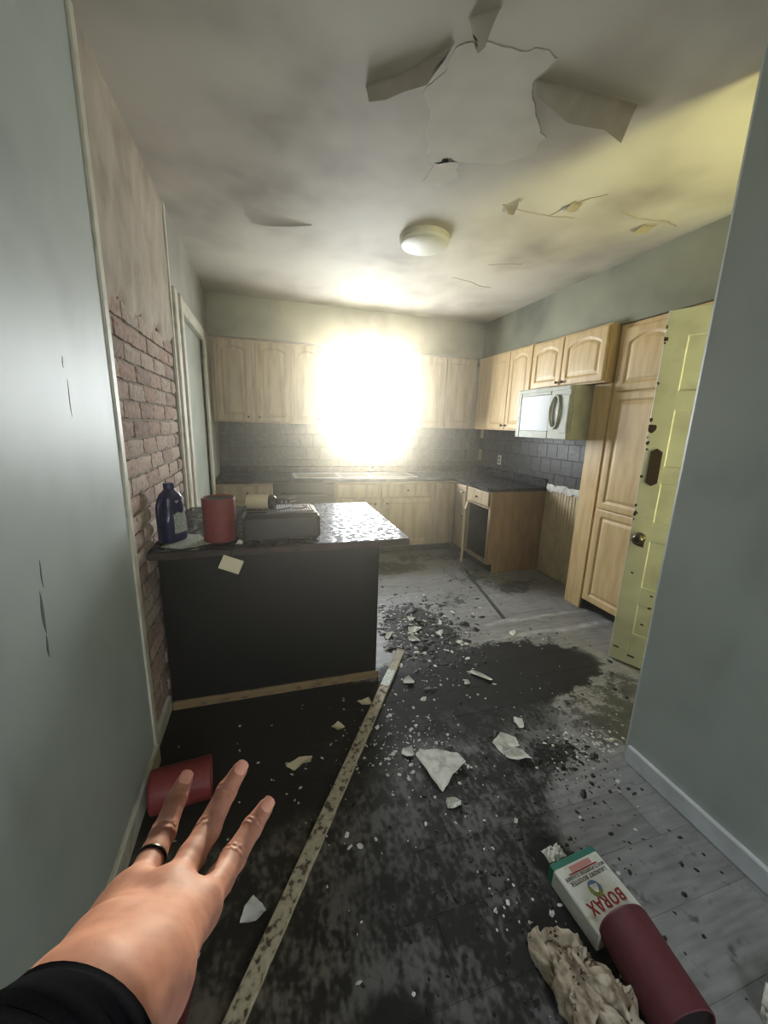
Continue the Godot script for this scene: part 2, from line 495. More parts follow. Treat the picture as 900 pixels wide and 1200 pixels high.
func floor_texture() -> StandardMaterial3D:
	var W := 832
	var H := 1408
	# x from -0.6 to 2.9, z from 1.0 to -4.9
	var big := noise_bytes(W, H, .008, 101, 4, FastNoiseLite.TYPE_SIMPLEX_SMOOTH, false)
	var mid := noise_bytes(W, H, .035, 102, 4, FastNoiseLite.TYPE_SIMPLEX_SMOOTH, false)
	var fine := noise_bytes(W, H, .15, 103, 3, FastNoiseLite.TYPE_SIMPLEX_SMOOTH, false)
	var sn := FastNoiseLite.new()
	sn.frequency = .16
	sn.seed = 104
	sn.fractal_octaves = 4
	var sim := sn.get_image(W, H * 2 / 5)
	sim.resize(W, H, Image.INTERPOLATE_CUBIC)
	sim.convert(Image.FORMAT_L8)
	var streak := sim.get_data()
	var gim := sn.get_image(W / 8, H)
	gim.resize(W, H, Image.INTERPOLATE_CUBIC)
	gim.convert(Image.FORMAT_L8)
	var grain := gim.get_data()
	# soot on the boards: centre, radii, strength of the black patches, then of the patchy stains
	var black := [[1.42, -1.84, .58, .27, 1.0], [1.05, -2.42, .24, .40, 1.0], [.95, -1.80, .45, .36, .9], [-.1, -1.70, .70, .45, .95], [1.25, -1.23, .09, .06, .8], [.80, -.55, .09, .20, .95], [.25, -.60, .12, .09, .7], [1.95, -3.25, .05, .30, .5], [.93, -.86, .09, .09, .7]]
	var stain := [[1.2, -3.75, .5, .22, .62], [1.75, -3.95, .5, .15, .6], [2.35, -3.0, .32, .2, .62], [1.9, -1.40, .4, .3, .60], [1.5, -2.9, .3, .2, .4], [1.95, -3.4, .25, .3, .55], [1.35, -.75, .12, .10, .35], [1.3, -1.0, .25, .15, .4]]
	var q := 8
	var cw := W / q + 2
	var ch := H / q + 2
	var cb := PackedFloat32Array()
	var cs := PackedFloat32Array()
	var cz := PackedFloat32Array()
	for j in ch:
		for i in cw:
			var x := -.6 + 3.5 * i * q / W
			var z := 1.0 - 5.9 * j * q / H
			var d := 0.0
			for b in black:
				var e: float = ((x - b[0]) / b[2]) ** 2 + ((z - b[1]) / b[3]) ** 2
				d = maxf(d, b[4] / (1.0 + e * e * .7))
			var t := .20
			for b in stain:
				var e: float = ((x - b[0]) / b[2]) ** 2 + ((z - b[1]) / b[3]) ** 2
				t = maxf(t, b[4] / (1.0 + e * e * .7))
			var edge := .98 + .42 * smoothstep(-.85, -1.45, z) + .7 * smoothstep(-1.45, -1.8, z)
			cb.append(d)
			cs.append(t)
			cz.append(smoothstep(edge + .16, edge - .16, x) * smoothstep(-2.1, -1.85, z))
	var out := PackedByteArray()
	out.resize(W * H * 3)
	var rgh := PackedByteArray()
	rgh.resize(W * H)
	for j in H:
		var z := 1.0 - 5.9 * j / H
		var jj := j / q
		var fj := float(j % q) / q
		for i in W:
			var x := -.6 + 3.5 * i / W
			var ii := i / q
			var fi := float(i % q) / q
			var w00 := (1 - fi) * (1 - fj)
			var w10 := fi * (1 - fj)
			var w01 := (1 - fi) * fj
			var w11 := fi * fj
			var c0 := jj * cw + ii
			var c1 := c0 + cw
			var hb := cb[c0] * w00 + cb[c0 + 1] * w10 + cb[c1] * w01 + cb[c1 + 1] * w11
			var hs := cs[c0] * w00 + cs[c0 + 1] * w10 + cs[c1] * w01 + cs[c1 + 1] * w11
			var hz := cz[c0] * w00 + cz[c0 + 1] * w10 + cz[c1] * w01 + cz[c1 + 1] * w11
			var k := j * W + i
			var nb := big[k] / 255.0 - .5
			var nm := mid[k] / 255.0 - .5
			var nf := fine[k] / 255.0 - .5
			var ns := streak[k] / 255.0 - .5
			var g := grain[k] / 255.0
			var plank := .225 + (g - .5) * .13 + nm * .06
			# worn-through mottling of the walked-on soot: grey flecks drawn out along the room
			var fleck := smoothstep(-.22, .36, ns * .62 + nf * .6 + nm * .75 + nb * .55)
			var grime := lerpf(.020, .120, fleck)
			var zone := smoothstep(.30, .62, hz + nm * .5 + nb * .25 + ns * .3)
			var spot := smoothstep(.40, .62, hs + nb * .45 + nm * .55 + nf * .35)
			var v := lerpf(plank, .045 + .03 * (nf + .5), spot * .9)
			v = lerpf(v, grime, zone)
			var dark := smoothstep(.42, .58, hb + nb * .25 + nm * .38 + nf * .18)
			var deep := .012 + .010 * (nf + .5)
			# pale dust in front of the black patch
			var dust := clampf(1.0 - absf(z + 1.42) * 3.6, 0, 1) * clampf(1.0 - absf(x - .8) * 1.5, 0, 1)
			deep += .10 * dust * smoothstep(-.05, .3, nm + nf * .6)
			v = lerpf(v, deep, dark)
			v += .12 * dust * smoothstep(.05, .35, nm + nb) * (1.0 - dark)
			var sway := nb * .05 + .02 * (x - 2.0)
			for zs in [-2.20, -2.41]:  # two pale bands: gloss reflections painted into the plank colour
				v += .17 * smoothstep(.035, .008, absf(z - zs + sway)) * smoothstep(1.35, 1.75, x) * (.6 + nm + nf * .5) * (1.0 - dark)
			var brown := smoothstep(.50, -.05, x + .35 * (z + 1.0)) * smoothstep(-2.1, -1.6, z)
			var c := Color(v * (1.0 + .22 * brown), v * (1.0 + .06 * brown), v * (1.0 - .18 * brown)).linear_to_srgb()
			out[k * 3] = clampi(int(c.r * 255.0), 0, 255)
			out[k * 3 + 1] = clampi(int(c.g * 255.0), 0, 255)
			out[k * 3 + 2] = clampi(int(c.b * 255.0), 0, 255)
			rgh[k] = clampi(int(255.0 * (.48 + .12 * zone + .25 * nf + .12 * dark)), 70, 255)
	var m := StandardMaterial3D.new()
	m.albedo_texture = ImageTexture.create_from_image(Image.create_from_data(W, H, false, Image.FORMAT_RGB8, out))
	m.roughness_texture = grey_tex(rgh, W, H)
	m.roughness = 1.0
	m.heightmap_enabled = true
	m.heightmap_scale = .12
	m.heightmap_texture = grey_tex(mid, W, H)
	m.vertex_color_use_as_albedo = true
	m.metallic_specular = .32
	return m

func plank_mesh(x0: float, x1: float, z0: float, z1: float, tone: float) -> SurfaceTool:
	var src := S()
	box(src, Vector3(x0, -.018, z0), Vector3(x1, 0, z1), .0009)
	var arr := src.commit_to_arrays()
	var v: PackedVector3Array = arr[Mesh.ARRAY_VERTEX]
	var n: PackedVector3Array = arr[Mesh.ARRAY_NORMAL]
	var st := S()
	for i in v.size():
		st.set_normal(n[i])
		st.set_color(Color(tone, tone, tone))
		st.set_uv(Vector2((v[i].x + .6) / 3.5, (1.0 - v[i].z) / 5.9))
		st.add_vertex(v[i])
	return st

func build_floor() -> void:
	var fl := struct("floor", bx(Vector3(-.75, -.14, -4.95), Vector3(3.0, -.017, 3.1), 0.0), M.grout, "grey wood-look plank floor stained with black soot", "floor")
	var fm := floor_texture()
	var w := .19
	var z := -4.80
	var row := 0
	while z < 2.88:
		var z1 := minf(z + w - .0005, 2.90)
		var x := -.545 - rng.randf() * .9
		while x < 2.81:
			var x1 := x + 1.22
			var a := maxf(x, -.56)
			var b := minf(x1 - .0005, 2.82)
			if b - a > .02:
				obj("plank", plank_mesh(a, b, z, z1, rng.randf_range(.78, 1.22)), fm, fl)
			x = x1
		z += w
		row += 1

func build_walls() -> void:
	struct("ceiling", bx(Vector3(-.75, HC, -4.95), Vector3(3.0, HC + .12, 3.1), 0.0), M.ceiling, "smoke-stained plaster ceiling with peeling paint", "ceiling")
	# near left wall
	struct("wall_left_near", bx(Vector3(-.66, -.02, -1.655), Vector3(-.525, HC + .01, 2.5), 0.0), M.paint, "grey-green painted wall beside the hand", "wall")
	struct("trim_1", box(box(S(), Vector3(-.62, 0, -1.672), Vector3(-.517, HC, -1.648), .003), Vector3(-.53, 0, -1.70), Vector3(-.521, HC, -1.672), .002), M.trim, "pale corner strip where the grey wall ends", "trim")
	struct("baseboard_left_near", bx(Vector3(-.526, 0, -1.66), Vector3(-.508, .095, 2.4), .004), M.trim, "cream baseboard under the grey-green wall", "baseboard")
	# scuffs and a scratch down the paint
	var wn0 := get_node("wall_left_near")
	for q in [[.99, 1.10, -1.03, .006], [.93, .99, -1.025, .004], [1.10, 1.17, -1.05, .0025], [1.50, 1.60, -1.32, .0018], [1.63, 1.66, -1.31, .002]]:
		var pp := PackedVector2Array()
		for i in 9:
			var t := i / 8.0
			pp.append(Vector2(q[2] + .002 * sin(t * 5.0) + q[3] * sin(PI * t), lerpf(q[0], q[1], t)))
		for i in range(8, -1, -1):
			var t := i / 8.0
			pp.append(Vector2(q[2] + .002 * sin(t * 5.0) - q[3] * sin(PI * t) - .0004, lerpf(q[0], q[1], t)))
		obj("scuff", prism(S(), pp, -.001, .0006, Transform3D(Basis(Vector3(0, 0, 1), Vector3.UP, Vector3(1, 0, 0)), Vector3(-.525, 0, 0))), M.scuff, wn0)
	# brick part
	var wb := struct("wall_left_brick", bx(Vector3(-.70, -.02, -2.80), Vector3(-.560, HC + .01, -1.64), 0.0), M.mortar, "exposed brick wall with rough mortar joints", "wall")
	var variants := []
	for k in 4:
		var st := S()
		var h := Vector3(.012, .0325, .1035)
		var q := []
		for sx in [-1, 1]:
			for sy in [-1, 1]:
				for sz in [-1, 1]:
					q.append(Vector3(sx * h.x, sy * h.y, sz * h.z) + Vector3(rng.randf_range(-.002, .003), rng.randf_range(-.003, .003), rng.randf_range(-.004, .004)))
		# two rows of points over the face give each brick a worn, rounded look
		var ny := 4
		var nz := 8
		var P := []
		for i in ny + 1:
			for j in nz + 1:
				var v := float(i) / ny
				var u := float(j) / nz
				var y := lerpf(-h.y, h.y, v)
				var zz := lerpf(-h.z, h.z, u)
				var e := minf(minf(v, 1 - v) * 2.0 * h.y, minf(u, 1 - u) * 2.0 * h.z)
				var xx := h.x - (.006 if e < .001 else 0.0) + rng.randf_range(-.0018, .0018)
				P.append(Vector3(xx, y + (rng.randf_range(-.003, .003) if e < .001 else 0.0), zz + (rng.randf_range(-.004, .004) if e < .001 else 0.0)))
		sheet(st, P, ny, nz, func(_p): return Vector3(1, 0, 0))
		for i in ny:
			for j in [0, nz]:
				var a: Vector3 = P[i * (nz + 1) + j]
				var b: Vector3 = P[(i + 1) * (nz + 1) + j]
				quad(st, a, b, Vector3(-h.x, b.y, b.z), Vector3(-h.x, a.y, a.z), Vector3(0, 0, 1 if j else -1))
		for j in nz:
			for i in [0, ny]:
				var a: Vector3 = P[i * (nz + 1) + j]
				var b: Vector3 = P[i * (nz + 1) + j + 1]
				quad(st, a, b, Vector3(-h.x, b.y, b.z), Vector3(-h.x, a.y, a.z), Vector3(0, 1 if i else -1, 0))
		variants.append(st.commit())
	var course := .0785
	var n := 0
	var y := .04
	while y < 2.70:
		var off := (.11 if n % 2 else 0.0) + rng.randf_range(-.012, .012)
		var z := -2.80 - off
		while z < -1.66:
			var zc := z + .1075
			var a := maxf(zc - .1035, -2.80)
			var b := minf(zc + .1035, -1.67)
			if b - a > .03:
				var o := obj("brick", variants[rng.randi() % 4], M.bricks[rng.randi() % 6], wb)
				o.transform = Transform3D(Basis.from_scale(Vector3(1, 1, (b - a) / .207)), Vector3(-.556 + rng.randf_range(-.002, .004), y + rng.randf_range(-.002, .002), (a + b) / 2))
			z += .219
		y += course
		n += 1
	# smooth old plaster still stuck to the upper bricks
	var P := []
	for i in 33:
		for j in 15:
			var zz := lerpf(-2.795, -1.68, i / 32.0)
			var low := 1.93 + .035 * sin(i * .8) + .02 * sin(i * 2.3 + 1.0) + rng.randf_range(-.02, .02)
			var yy := lerpf(low, HC, j / 14.0)
			P.append(Vector3(-.534 + .003 * sin(i * 1.7 + j) + (.0 if j > 0 else -.018), yy, zz))
	obj("plaster_patch", sheet(S(), P, 32, 14, func(_p): return Vector3(1, 0, 0)), M.parge, wb)
	struct("baseboard_left_brick", bx(Vector3(-.56, 0, -2.0), Vector3(-.533, .085, -1.66), .004), M.trim, "cream baseboard along the foot of the brick wall", "baseboard")
	# far left wall with a door
	var wl := S()
	box(wl, Vector3(-.66, -.02, -3.06), Vector3(-.535, HC + .01, -2.79), 0.0)
	box(wl, Vector3(-.66, -.02, -4.95), Vector3(-.535, HC + .01, -4.03), 0.0)
	box(wl, Vector3(-.66, 2.20, -4.03), Vector3(-.535, HC + .01, -3.06), 0.0)
	struct("wall_left_far", wl, M.wall_tan, "grey plaster wall round the closed door", "wall")
	var d1 := struct("door_1", bx(Vector3(-.60, .01, -4.03), Vector3(-.555, 2.20, -3.06), .003), M.door_paint, "closed grey-green door beyond the brick wall", "door")
	for k in 3:
		var zz: float = [-3.06, -2.985, -2.915][k]
		obj("casing_strip", bx(Vector3(-.56, 0, zz), Vector3([-.505, -.520, -.512][k], 2.29, zz + [.075, .07, .075][k]), .006), M.trim, d1)
	obj("casing_head", bx(Vector3(-.56, 2.20, -4.10), Vector3(-.512, 2.29, -3.06), .006), M.trim, d1)
	obj("casing_strip", bx(Vector3(-.56, 0, -4.13), Vector3(-.512, 2.29, -4.03), .006), M.trim, d1)
	struct("trim_2", bx(Vector3(-.56, 0, -2.84), Vector3(-.527, HC, -2.80), .004), M.trim, "pale vertical strip between brick wall and door casing", "trim")
	# back wall with the window
	var b := S()
	box(b, Vector3(-.66, -.02, -4.95), Vector3(.82, HC + .01, -4.80), 0.0)
	box(b, Vector3(1.62, -.02, -4.95), Vector3(2.95, HC + .01, -4.80), 0.0)
	box(b, Vector3(.82, -.02, -4.95), Vector3(1.62, 1.24, -4.80), 0.0)
	box(b, Vector3(.82, 2.26, -4.95), Vector3(1.62, HC + .01, -4.80), 0.0)
	var wk := struct("wall_back", b, M.paint, "back kitchen wall round the bright window", "wall")
	var wn := struct("window_1", box(box(box(box(S(), Vector3(.82, 1.22, -4.93), Vector3(.86, 2.28, -4.79)), Vector3(1.58, 1.22, -4.93), Vector3(1.62, 2.28, -4.79)), Vector3(.82, 2.22, -4.93), Vector3(1.62, 2.28, -4.79)), Vector3(.82, 1.22, -4.93), Vector3(1.62, 1.255, -4.77)), M.white_trim, "kitchen window over the sink with the low sun behind it", "window")
	obj("pane", bx(Vector3(.855, 1.25, -4.90), Vector3(1.585, 2.23, -4.896), 0.0), M.glass, wn)
	# right wall, soffits, partition
	var wr := struct("wall_right", box(box(box(bx(Vector3(2.81, -.02, -4.95), Vector3(2.95, HC + .01, .55), 0.0), Vector3(2.81, -.02, 1.55), Vector3(2.95, HC + .01, 3.05), 0.0), Vector3(2.81, -.02, .55), Vector3(2.95, .40, 1.55), 0.0), Vector3(2.81, 1.50, .55), Vector3(2.95, HC + .01, 1.55), 0.0), M.cream, "right kitchen wall behind the cupboards", "wall")
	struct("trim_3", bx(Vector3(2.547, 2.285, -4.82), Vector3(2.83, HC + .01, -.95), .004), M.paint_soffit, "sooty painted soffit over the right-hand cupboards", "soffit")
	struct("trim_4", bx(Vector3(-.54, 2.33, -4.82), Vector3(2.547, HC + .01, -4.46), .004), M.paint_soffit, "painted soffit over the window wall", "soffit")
	var pr := S()
	prism(pr, rounded_end(1.57, 1.69, -1.142), 0, HC + .01, Transform3D(Basis(Vector3(1, 0, 0), Vector3(0, 0, 1), Vector3(0, 1, 0)), Vector3.ZERO))
	struct("wall_partition", pr, M.paint, "grey painted partition with a bare worn end, nearest on the right", "wall")
	struct("baseboard_partition", bx(Vector3(1.553, 0, -1.115), Vector3(1.573, .088, 2.4), .005), M.white_trim, "white baseboard along the grey partition", "baseboard")
	# closing walls behind and beside the viewer, the rear one with a window added for fill light
	var wf := S()
	box(wf, Vector3(-.66, -.02, 2.40), Vector3(.15, HC + .01, 2.52), 0.0)
	box(wf, Vector3(1.30, -.02, 2.40), Vector3(1.69, HC + .01, 2.52), 0.0)
	box(wf, Vector3(.15, -.02, 2.40), Vector3(1.30, 1.05, 2.52), 0.0)
	box(wf, Vector3(.15, 2.32, 2.40), Vector3(1.30, HC + .01, 2.52), 0.0)
	struct("wall_front", wf, M.paint, "wall behind the viewer with an added window", "wall")
	var ws := S()
	box(ws, Vector3(1.60, -.02, 2.90), Vector3(2.95, HC + .01, 3.05), 0.0)
	struct("wall_side", ws, M.paint, "end wall of the side passage behind the partition", "wall")
	struct("window_2", bx(Vector3(.14, 1.04, 2.45), Vector3(1.31, 2.33, 2.456), 0.0), M.glass, "added unseen window pane behind the viewer", "window")
	struct("window_3", bx(Vector3(2.88, .39, .54), Vector3(2.886, 1.51, 1.56), 0.0), M.glass, "window pane onto the lawn in the side passage", "window")
	# slate backsplash
	var tile := func(parent: Node, lo: Vector3, hi: Vector3):
		obj("tile", bx(lo, hi, .002), M.slate[rng.randi() % 4], parent)
	var ts := .152
	for r in 4:
		var y0 := .915 + r * ts
		var y1 := minf(y0 + ts - .0014, 1.49)
		var x := -.53 - (ts / 2 if r % 2 else 0.0)
		while x < 2.79:
			var x0 := maxf(x, -.53)
			var x1 := minf(x + ts - .0014, 2.80)
			if y1 > 1.22 and x1 > .82 and x0 < 1.62:
				if x0 < .82: tile.call(wk, Vector3(x0, y0, -4.805), Vector3(.817, y1, -4.79))
				elif x1 > 1.62: tile.call(wk, Vector3(1.623, y0, -4.805), Vector3(x1, y1, -4.79))
				elif y0 < 1.21: tile.call(wk, Vector3(x0, y0, -4.805), Vector3(x1, 1.22, -4.79))
			elif x1 - x0 > .02: tile.call(wk, Vector3(x0, y0, -4.805), Vector3(x1, y1, -4.79))
			x += ts
		var z := -4.79 + (ts / 2 if r % 2 else 0.0)
		while z < -2.64:
			var z1 := minf(z + ts - .0014, -2.635)
			if z1 - z > .02: tile.call(wr, Vector3(2.797, y0, z), Vector3(2.815, y1, z1))
			z += ts
	# beadboard in the empty range space
	for k in 19:
		var z := -3.372 + k * .039
		obj("beadboard_strip", bx(Vector3(2.80, 0, z), Vector3(2.813, .905 + rng.randf_range(-.02, .0), z + .037), .004), M.cream, wr)
	var tp := []
	for i in 25:
		for j in 3:
			tp.append(Vector3(2.794 - .006 * (1 if j == 1 else 0) + rng.randf_range(-.002, .002), [.885, .92, .955][j] + rng.randf_range(-.018, .018), -3.35 + .68 * i / 24.0))
	obj("torn_plaster", sheet(S(), tp, 24, 2, func(_p): return Vector3(-1, 0, 0)), M.paper, wr)
	var oc := obj("low_outlet", bx(Vector3(2.789, .36, -3.21), Vector3(2.802, .475, -3.135), .003), M.cream, wr)
	oc.set_meta("label", "low socket plate in the range gap")

func rounded_end(x0: float, x1: float, z0: float) -> PackedVector2Array:
	# plan of the partition: straight faces with a slightly ragged, rounded end
	var p := PackedVector2Array()
	p.append(Vector2(x0, 3.0))
	p.append(Vector2(x0, z0 + .015))
	p.append(Vector2(x0 + .004, z0 + .005))
	p.append(Vector2(x0 + .014, z0))
	p.append(Vector2(x1 - .014, z0))
	p.append(Vector2(x1 - .004, z0 + .005))
	p.append(Vector2(x1, z0 + .015))
	p.append(Vector2(x1, 3.0))
	return p

# ---------------------------------------------------------------- ceiling damage
func hang(called: String, on_ceiling: Array, free: Array, m: Material, parent: Node) -> void:
	# a sheet of paint from a line on the ceiling down to its free edge, curling as it falls
	var nu := on_ceiling.size() - 1
	var nv := 8
	var P := []
	for i in nu + 1:
		var a: Vector3 = on_ceiling[i]
		var b: Vector3 = free[i]
		for j in nv + 1:
			var t := float(j) / nv
			var p := a.lerp(b, t)
			p.y = lerpf(a.y, b.y, t * t * (1.6 - .6 * t))
			P.append(p)
	var Q := []
	for p in P: Q.append(p + Vector3(.0, .004, -.002))
	var st := S()
	sheet(st, P, nu, nv, func(_p): return Vector3(0, -1, 0))
	sheet(st, Q, nu, nv, func(_p): return Vector3(0, 1, 0))
	obj(called, st, m, parent)

func build_ceiling_damage() -> void:
	var ce := get_node("ceiling")
	var y := HC - .001
	hang("paint_flap", [Vector3(.955, y, -1.47), Vector3(.999, y, -1.455), Vector3(1.07, y, -1.447), Vector3(1.133, y, -1.444), Vector3(1.25, y, -1.437), Vector3(1.392, y, -1.432)],
		[Vector3(0.988, 2.690, -1.490), Vector3(1.081, 2.676, -1.507), Vector3(1.159, 2.670, -1.528), Vector3(1.228, 2.670, -1.523), Vector3(1.320, 2.670, -1.510), Vector3(1.445, 2.670, -1.546)], M.flap, ce)
	hang("paint_flap", [Vector3(.389, y, -1.688), Vector3(.445, y, -1.64), Vector3(.497, y, -1.595), Vector3(.581, y, -1.489), Vector3(.629, y, -1.43)],
		[Vector3(0.407, 2.684, -1.704), Vector3(0.463, 2.680, -1.669), Vector3(0.512, 2.680, -1.616), Vector3(0.584, 2.684, -1.565), Vector3(0.612, 2.70, -1.47)], M.flap, ce)
	hang("paint_flap", [Vector3(.627, y, -1.352), Vector3(.67, y, -1.32), Vector3(.709, y, -1.286)], [Vector3(0.655, 2.655, -1.349), Vector3(0.675, 2.650, -1.362), Vector3(0.688, 2.655, -1.344)], M.flap, ce)
	hang("paint_flap", [Vector3(-.10, y, -2.70), Vector3(.05, y, -2.735), Vector3(.20, y, -2.765), Vector3(.32, y, -2.785)], [Vector3(-.05, 2.70, -2.86), Vector3(.05, 2.695, -2.85), Vector3(.18, 2.70, -2.82), Vector3(.31, 2.715, -2.795)], M.ceiling, ce)
	hang("paint_flap", [Vector3(1.305, y, -2.192), Vector3(1.33, y, -2.15), Vector3(1.345, y, -2.10)], [Vector3(1.35, 2.69, -2.21), Vector3(1.38, 2.685, -2.20), Vector3(1.37, 2.70, -2.15)], M.flap, ce)
	hang("paint_flap", [Vector3(1.64, y, -2.02), Vector3(1.67, y, -2.04), Vector3(1.70, y, -2.03)], [Vector3(1.63, 2.70, -2.08), Vector3(1.665, 2.695, -2.09), Vector3(1.70, 2.70, -2.07)], M.flap, ce)
	hang("paint_flap", [Vector3(2.20, y, -2.08), Vector3(2.24, y, -2.09), Vector3(2.28, y, -2.06)], [Vector3(2.18, 2.695, -2.13), Vector3(2.23, 2.69, -2.14), Vector3(2.27, 2.70, -2.11)], M.flap, ce)
	# layers of paint that still cling round the bare place
	var flake := func(poly: Array, m: Material, th: float):
		var p := PackedVector2Array()
		for i in poly.size():
			var a := Vector2(poly[i][0], poly[i][1])
			var b := Vector2(poly[(i + 1) % poly.size()][0], poly[(i + 1) % poly.size()][1])
			for k in 4:
				p.append(a.lerp(b, k / 4.0) + (Vector2(rng.randf_range(-.010, .010), rng.randf_range(-.010, .010)) if k else Vector2.ZERO))
		obj("paint_layer", prism(S(), p, 0, th, Transform3D(Basis(Vector3(1, 0, 0), Vector3(0, 0, 1), Vector3(0, -1, 0)), Vector3(0, HC, 0))), m, ce)
	flake.call([[.638, -1.448], [.72, -1.40], [.844, -1.394], [.93, -1.36], [.98, -1.373], [.955, -1.47], [.985, -1.52], [1.06, -1.60], [1.179, -1.685], [1.19, -1.80], [1.10, -1.90], [.95, -1.94], [.777, -2.0], [.70, -1.86], [.66, -1.72], [.602, -1.654], [.64, -1.55]], M.bare, .0014)
	flake.call([[.80, -1.99], [.84, -1.945], [.90, -1.95], [.95, -2.05], [.90, -2.16], [.80, -2.14]], M.bare, .0014)
	# cracks
	for q in [[[1.30, -2.19], [1.48, -2.21], [1.62, -2.20], [1.82, -2.16]], [[1.62, -2.20], [1.63, -2.10], [1.70, -1.98], [1.78, -1.90]], [[1.52, -3.265], [1.70, -3.29], [1.80, -3.35], [1.99, -3.364]], [[1.66, -2.93], [1.80, -2.86], [1.92, -2.83]], [[1.95, -2.02], [2.1, -2.05], [2.3, -2.02], [2.42, -2.05]]]:
		var pts := []
		for i in q.size() - 1:
			for t in 4:
				var p := Vector2(q[i][0], q[i][1]).lerp(Vector2(q[i + 1][0], q[i + 1][1]), t / 4.0)
				pts.append(Vector3(p.x + rng.randf_range(-.006, .006), HC, p.y + rng.randf_range(-.006, .006)))
		obj("crack_edge", tube(S(), pts, .0025, 5, .006), M.flap, ce)
	# flush ceiling lamp
	var t := thing("ceiling_lamp", "round white flush ceiling lamp, unlit, on the smoke-stained ceiling", "lamp", Vector3(1.04, HC, -2.70))
	obj("base", lathe(S(), [Vector2(0, 0), Vector2(.165, 0), Vector2(.165, 0), Vector2(.165, -.022), Vector2(.150, -.026)], 40), M.trim, t)
	obj("diffuser", lathe(S(), [Vector2(.156, -.02), Vector2(.158, -.04), Vector2(.150, -.052), Vector2(.10, -.064), Vector2(.05, -.069), Vector2(0, -.07)], 40), M.lamp_white, t)

# ---------------------------------------------------------------- cupboards
func knob(parent: Node, at: Vector3) -> void:
	obj("knob", lathe(S(), [Vector2(0, .026), Vector2(.010, .024), Vector2(.014, .018), Vector2(.011, .012), Vector2(.006, .009), Vector2(.006, 0)], 14, Transform3D(Basis(Vector3.RIGHT, PI / 2), at)), M.pewter, parent)

# fronts: [kind, x0, y0, w, h, arch, knob x (from left, fraction) or -1, knob y fraction, opening angle]
func cabinet(called: String, label: String, w: float, h: float, d: float, toe: float, at: Vector3, turn: float, fronts: Array, m: Material, hollow := false, group := "") -> Node3D:
	var t := thing(called, label, "cabinet", at, turn, group)
	var st := S()
	if hollow:
		box(st, Vector3(0, toe, -d), Vector3(.018, h, 0), .001)
		box(st, Vector3(w - .018, toe, -d), Vector3(w, h, 0), .001)
		box(st, Vector3(.018, toe, -d), Vector3(w - .018, toe + .018, 0), .001)
		box(st, Vector3(.018, h - .018, -d), Vector3(w - .018, h, 0), .001)
		obj("body", st, M.side_panel, t)
		obj("back_panel", bx(Vector3(.018, toe, -d + .006), Vector3(w - .018, h, -d + .014), 0.0), M.inside, t)
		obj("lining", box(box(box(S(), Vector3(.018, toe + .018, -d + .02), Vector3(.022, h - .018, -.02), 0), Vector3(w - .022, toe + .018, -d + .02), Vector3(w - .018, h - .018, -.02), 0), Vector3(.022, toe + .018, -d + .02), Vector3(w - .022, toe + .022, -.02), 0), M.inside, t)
		var ff := S()
		box(ff, Vector3(0, toe, -.018), Vector3(.035, h, .001), .002)
		box(ff, Vector3(w - .035, toe, -.018), Vector3(w, h, .001), .002)
		box(ff, Vector3(.035, toe, -.018), Vector3(w - .035, toe + .04, .001), .002)
		box(ff, Vector3(.035, h - .19, -.018), Vector3(w - .035, h - .16, .001), .002)
		obj("face_frame", ff, m, t)
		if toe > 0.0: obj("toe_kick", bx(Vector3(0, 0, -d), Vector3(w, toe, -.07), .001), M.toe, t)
	else:
		box(st, Vector3(0, toe, -d), Vector3(w, h, 0), .002)
		obj("body", st, m, t)
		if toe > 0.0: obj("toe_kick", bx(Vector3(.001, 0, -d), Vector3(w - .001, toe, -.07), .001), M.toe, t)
	for f in fronts:
		var o: MeshInstance3D
		if f[0] == "door":
			o = obj("door", panel_front(f[3], f[4], f[5]), m, t, Transform3D(Basis.IDENTITY, Vector3(f[1] + f[3] / 2, f[2], .001)))
			if f.size() > 8 and f[8] != 0.0:
				# hinged on its left edge
				var hinge := Transform3D(Basis(Vector3.UP, -deg_to_rad(f[8])), Vector3(f[1], f[2], .002))
				o.transform = hinge * Transform3D(Basis.IDENTITY, Vector3(f[3] / 2, 0, 0))
		else:
			o = obj("drawer" if f[0] == "drawer" else "false_front", bx(Vector3(-f[3] / 2, 0, 0), Vector3(f[3] / 2, f[4], .02), .006), m, t, Transform3D(Basis.IDENTITY, Vector3(f[1] + f[3] / 2, f[2], .001)))
		if f[6] >= 0.0: knob(o, Vector3((f[6] - .5) * f[3], f[7] * f[4], .018))
	return t

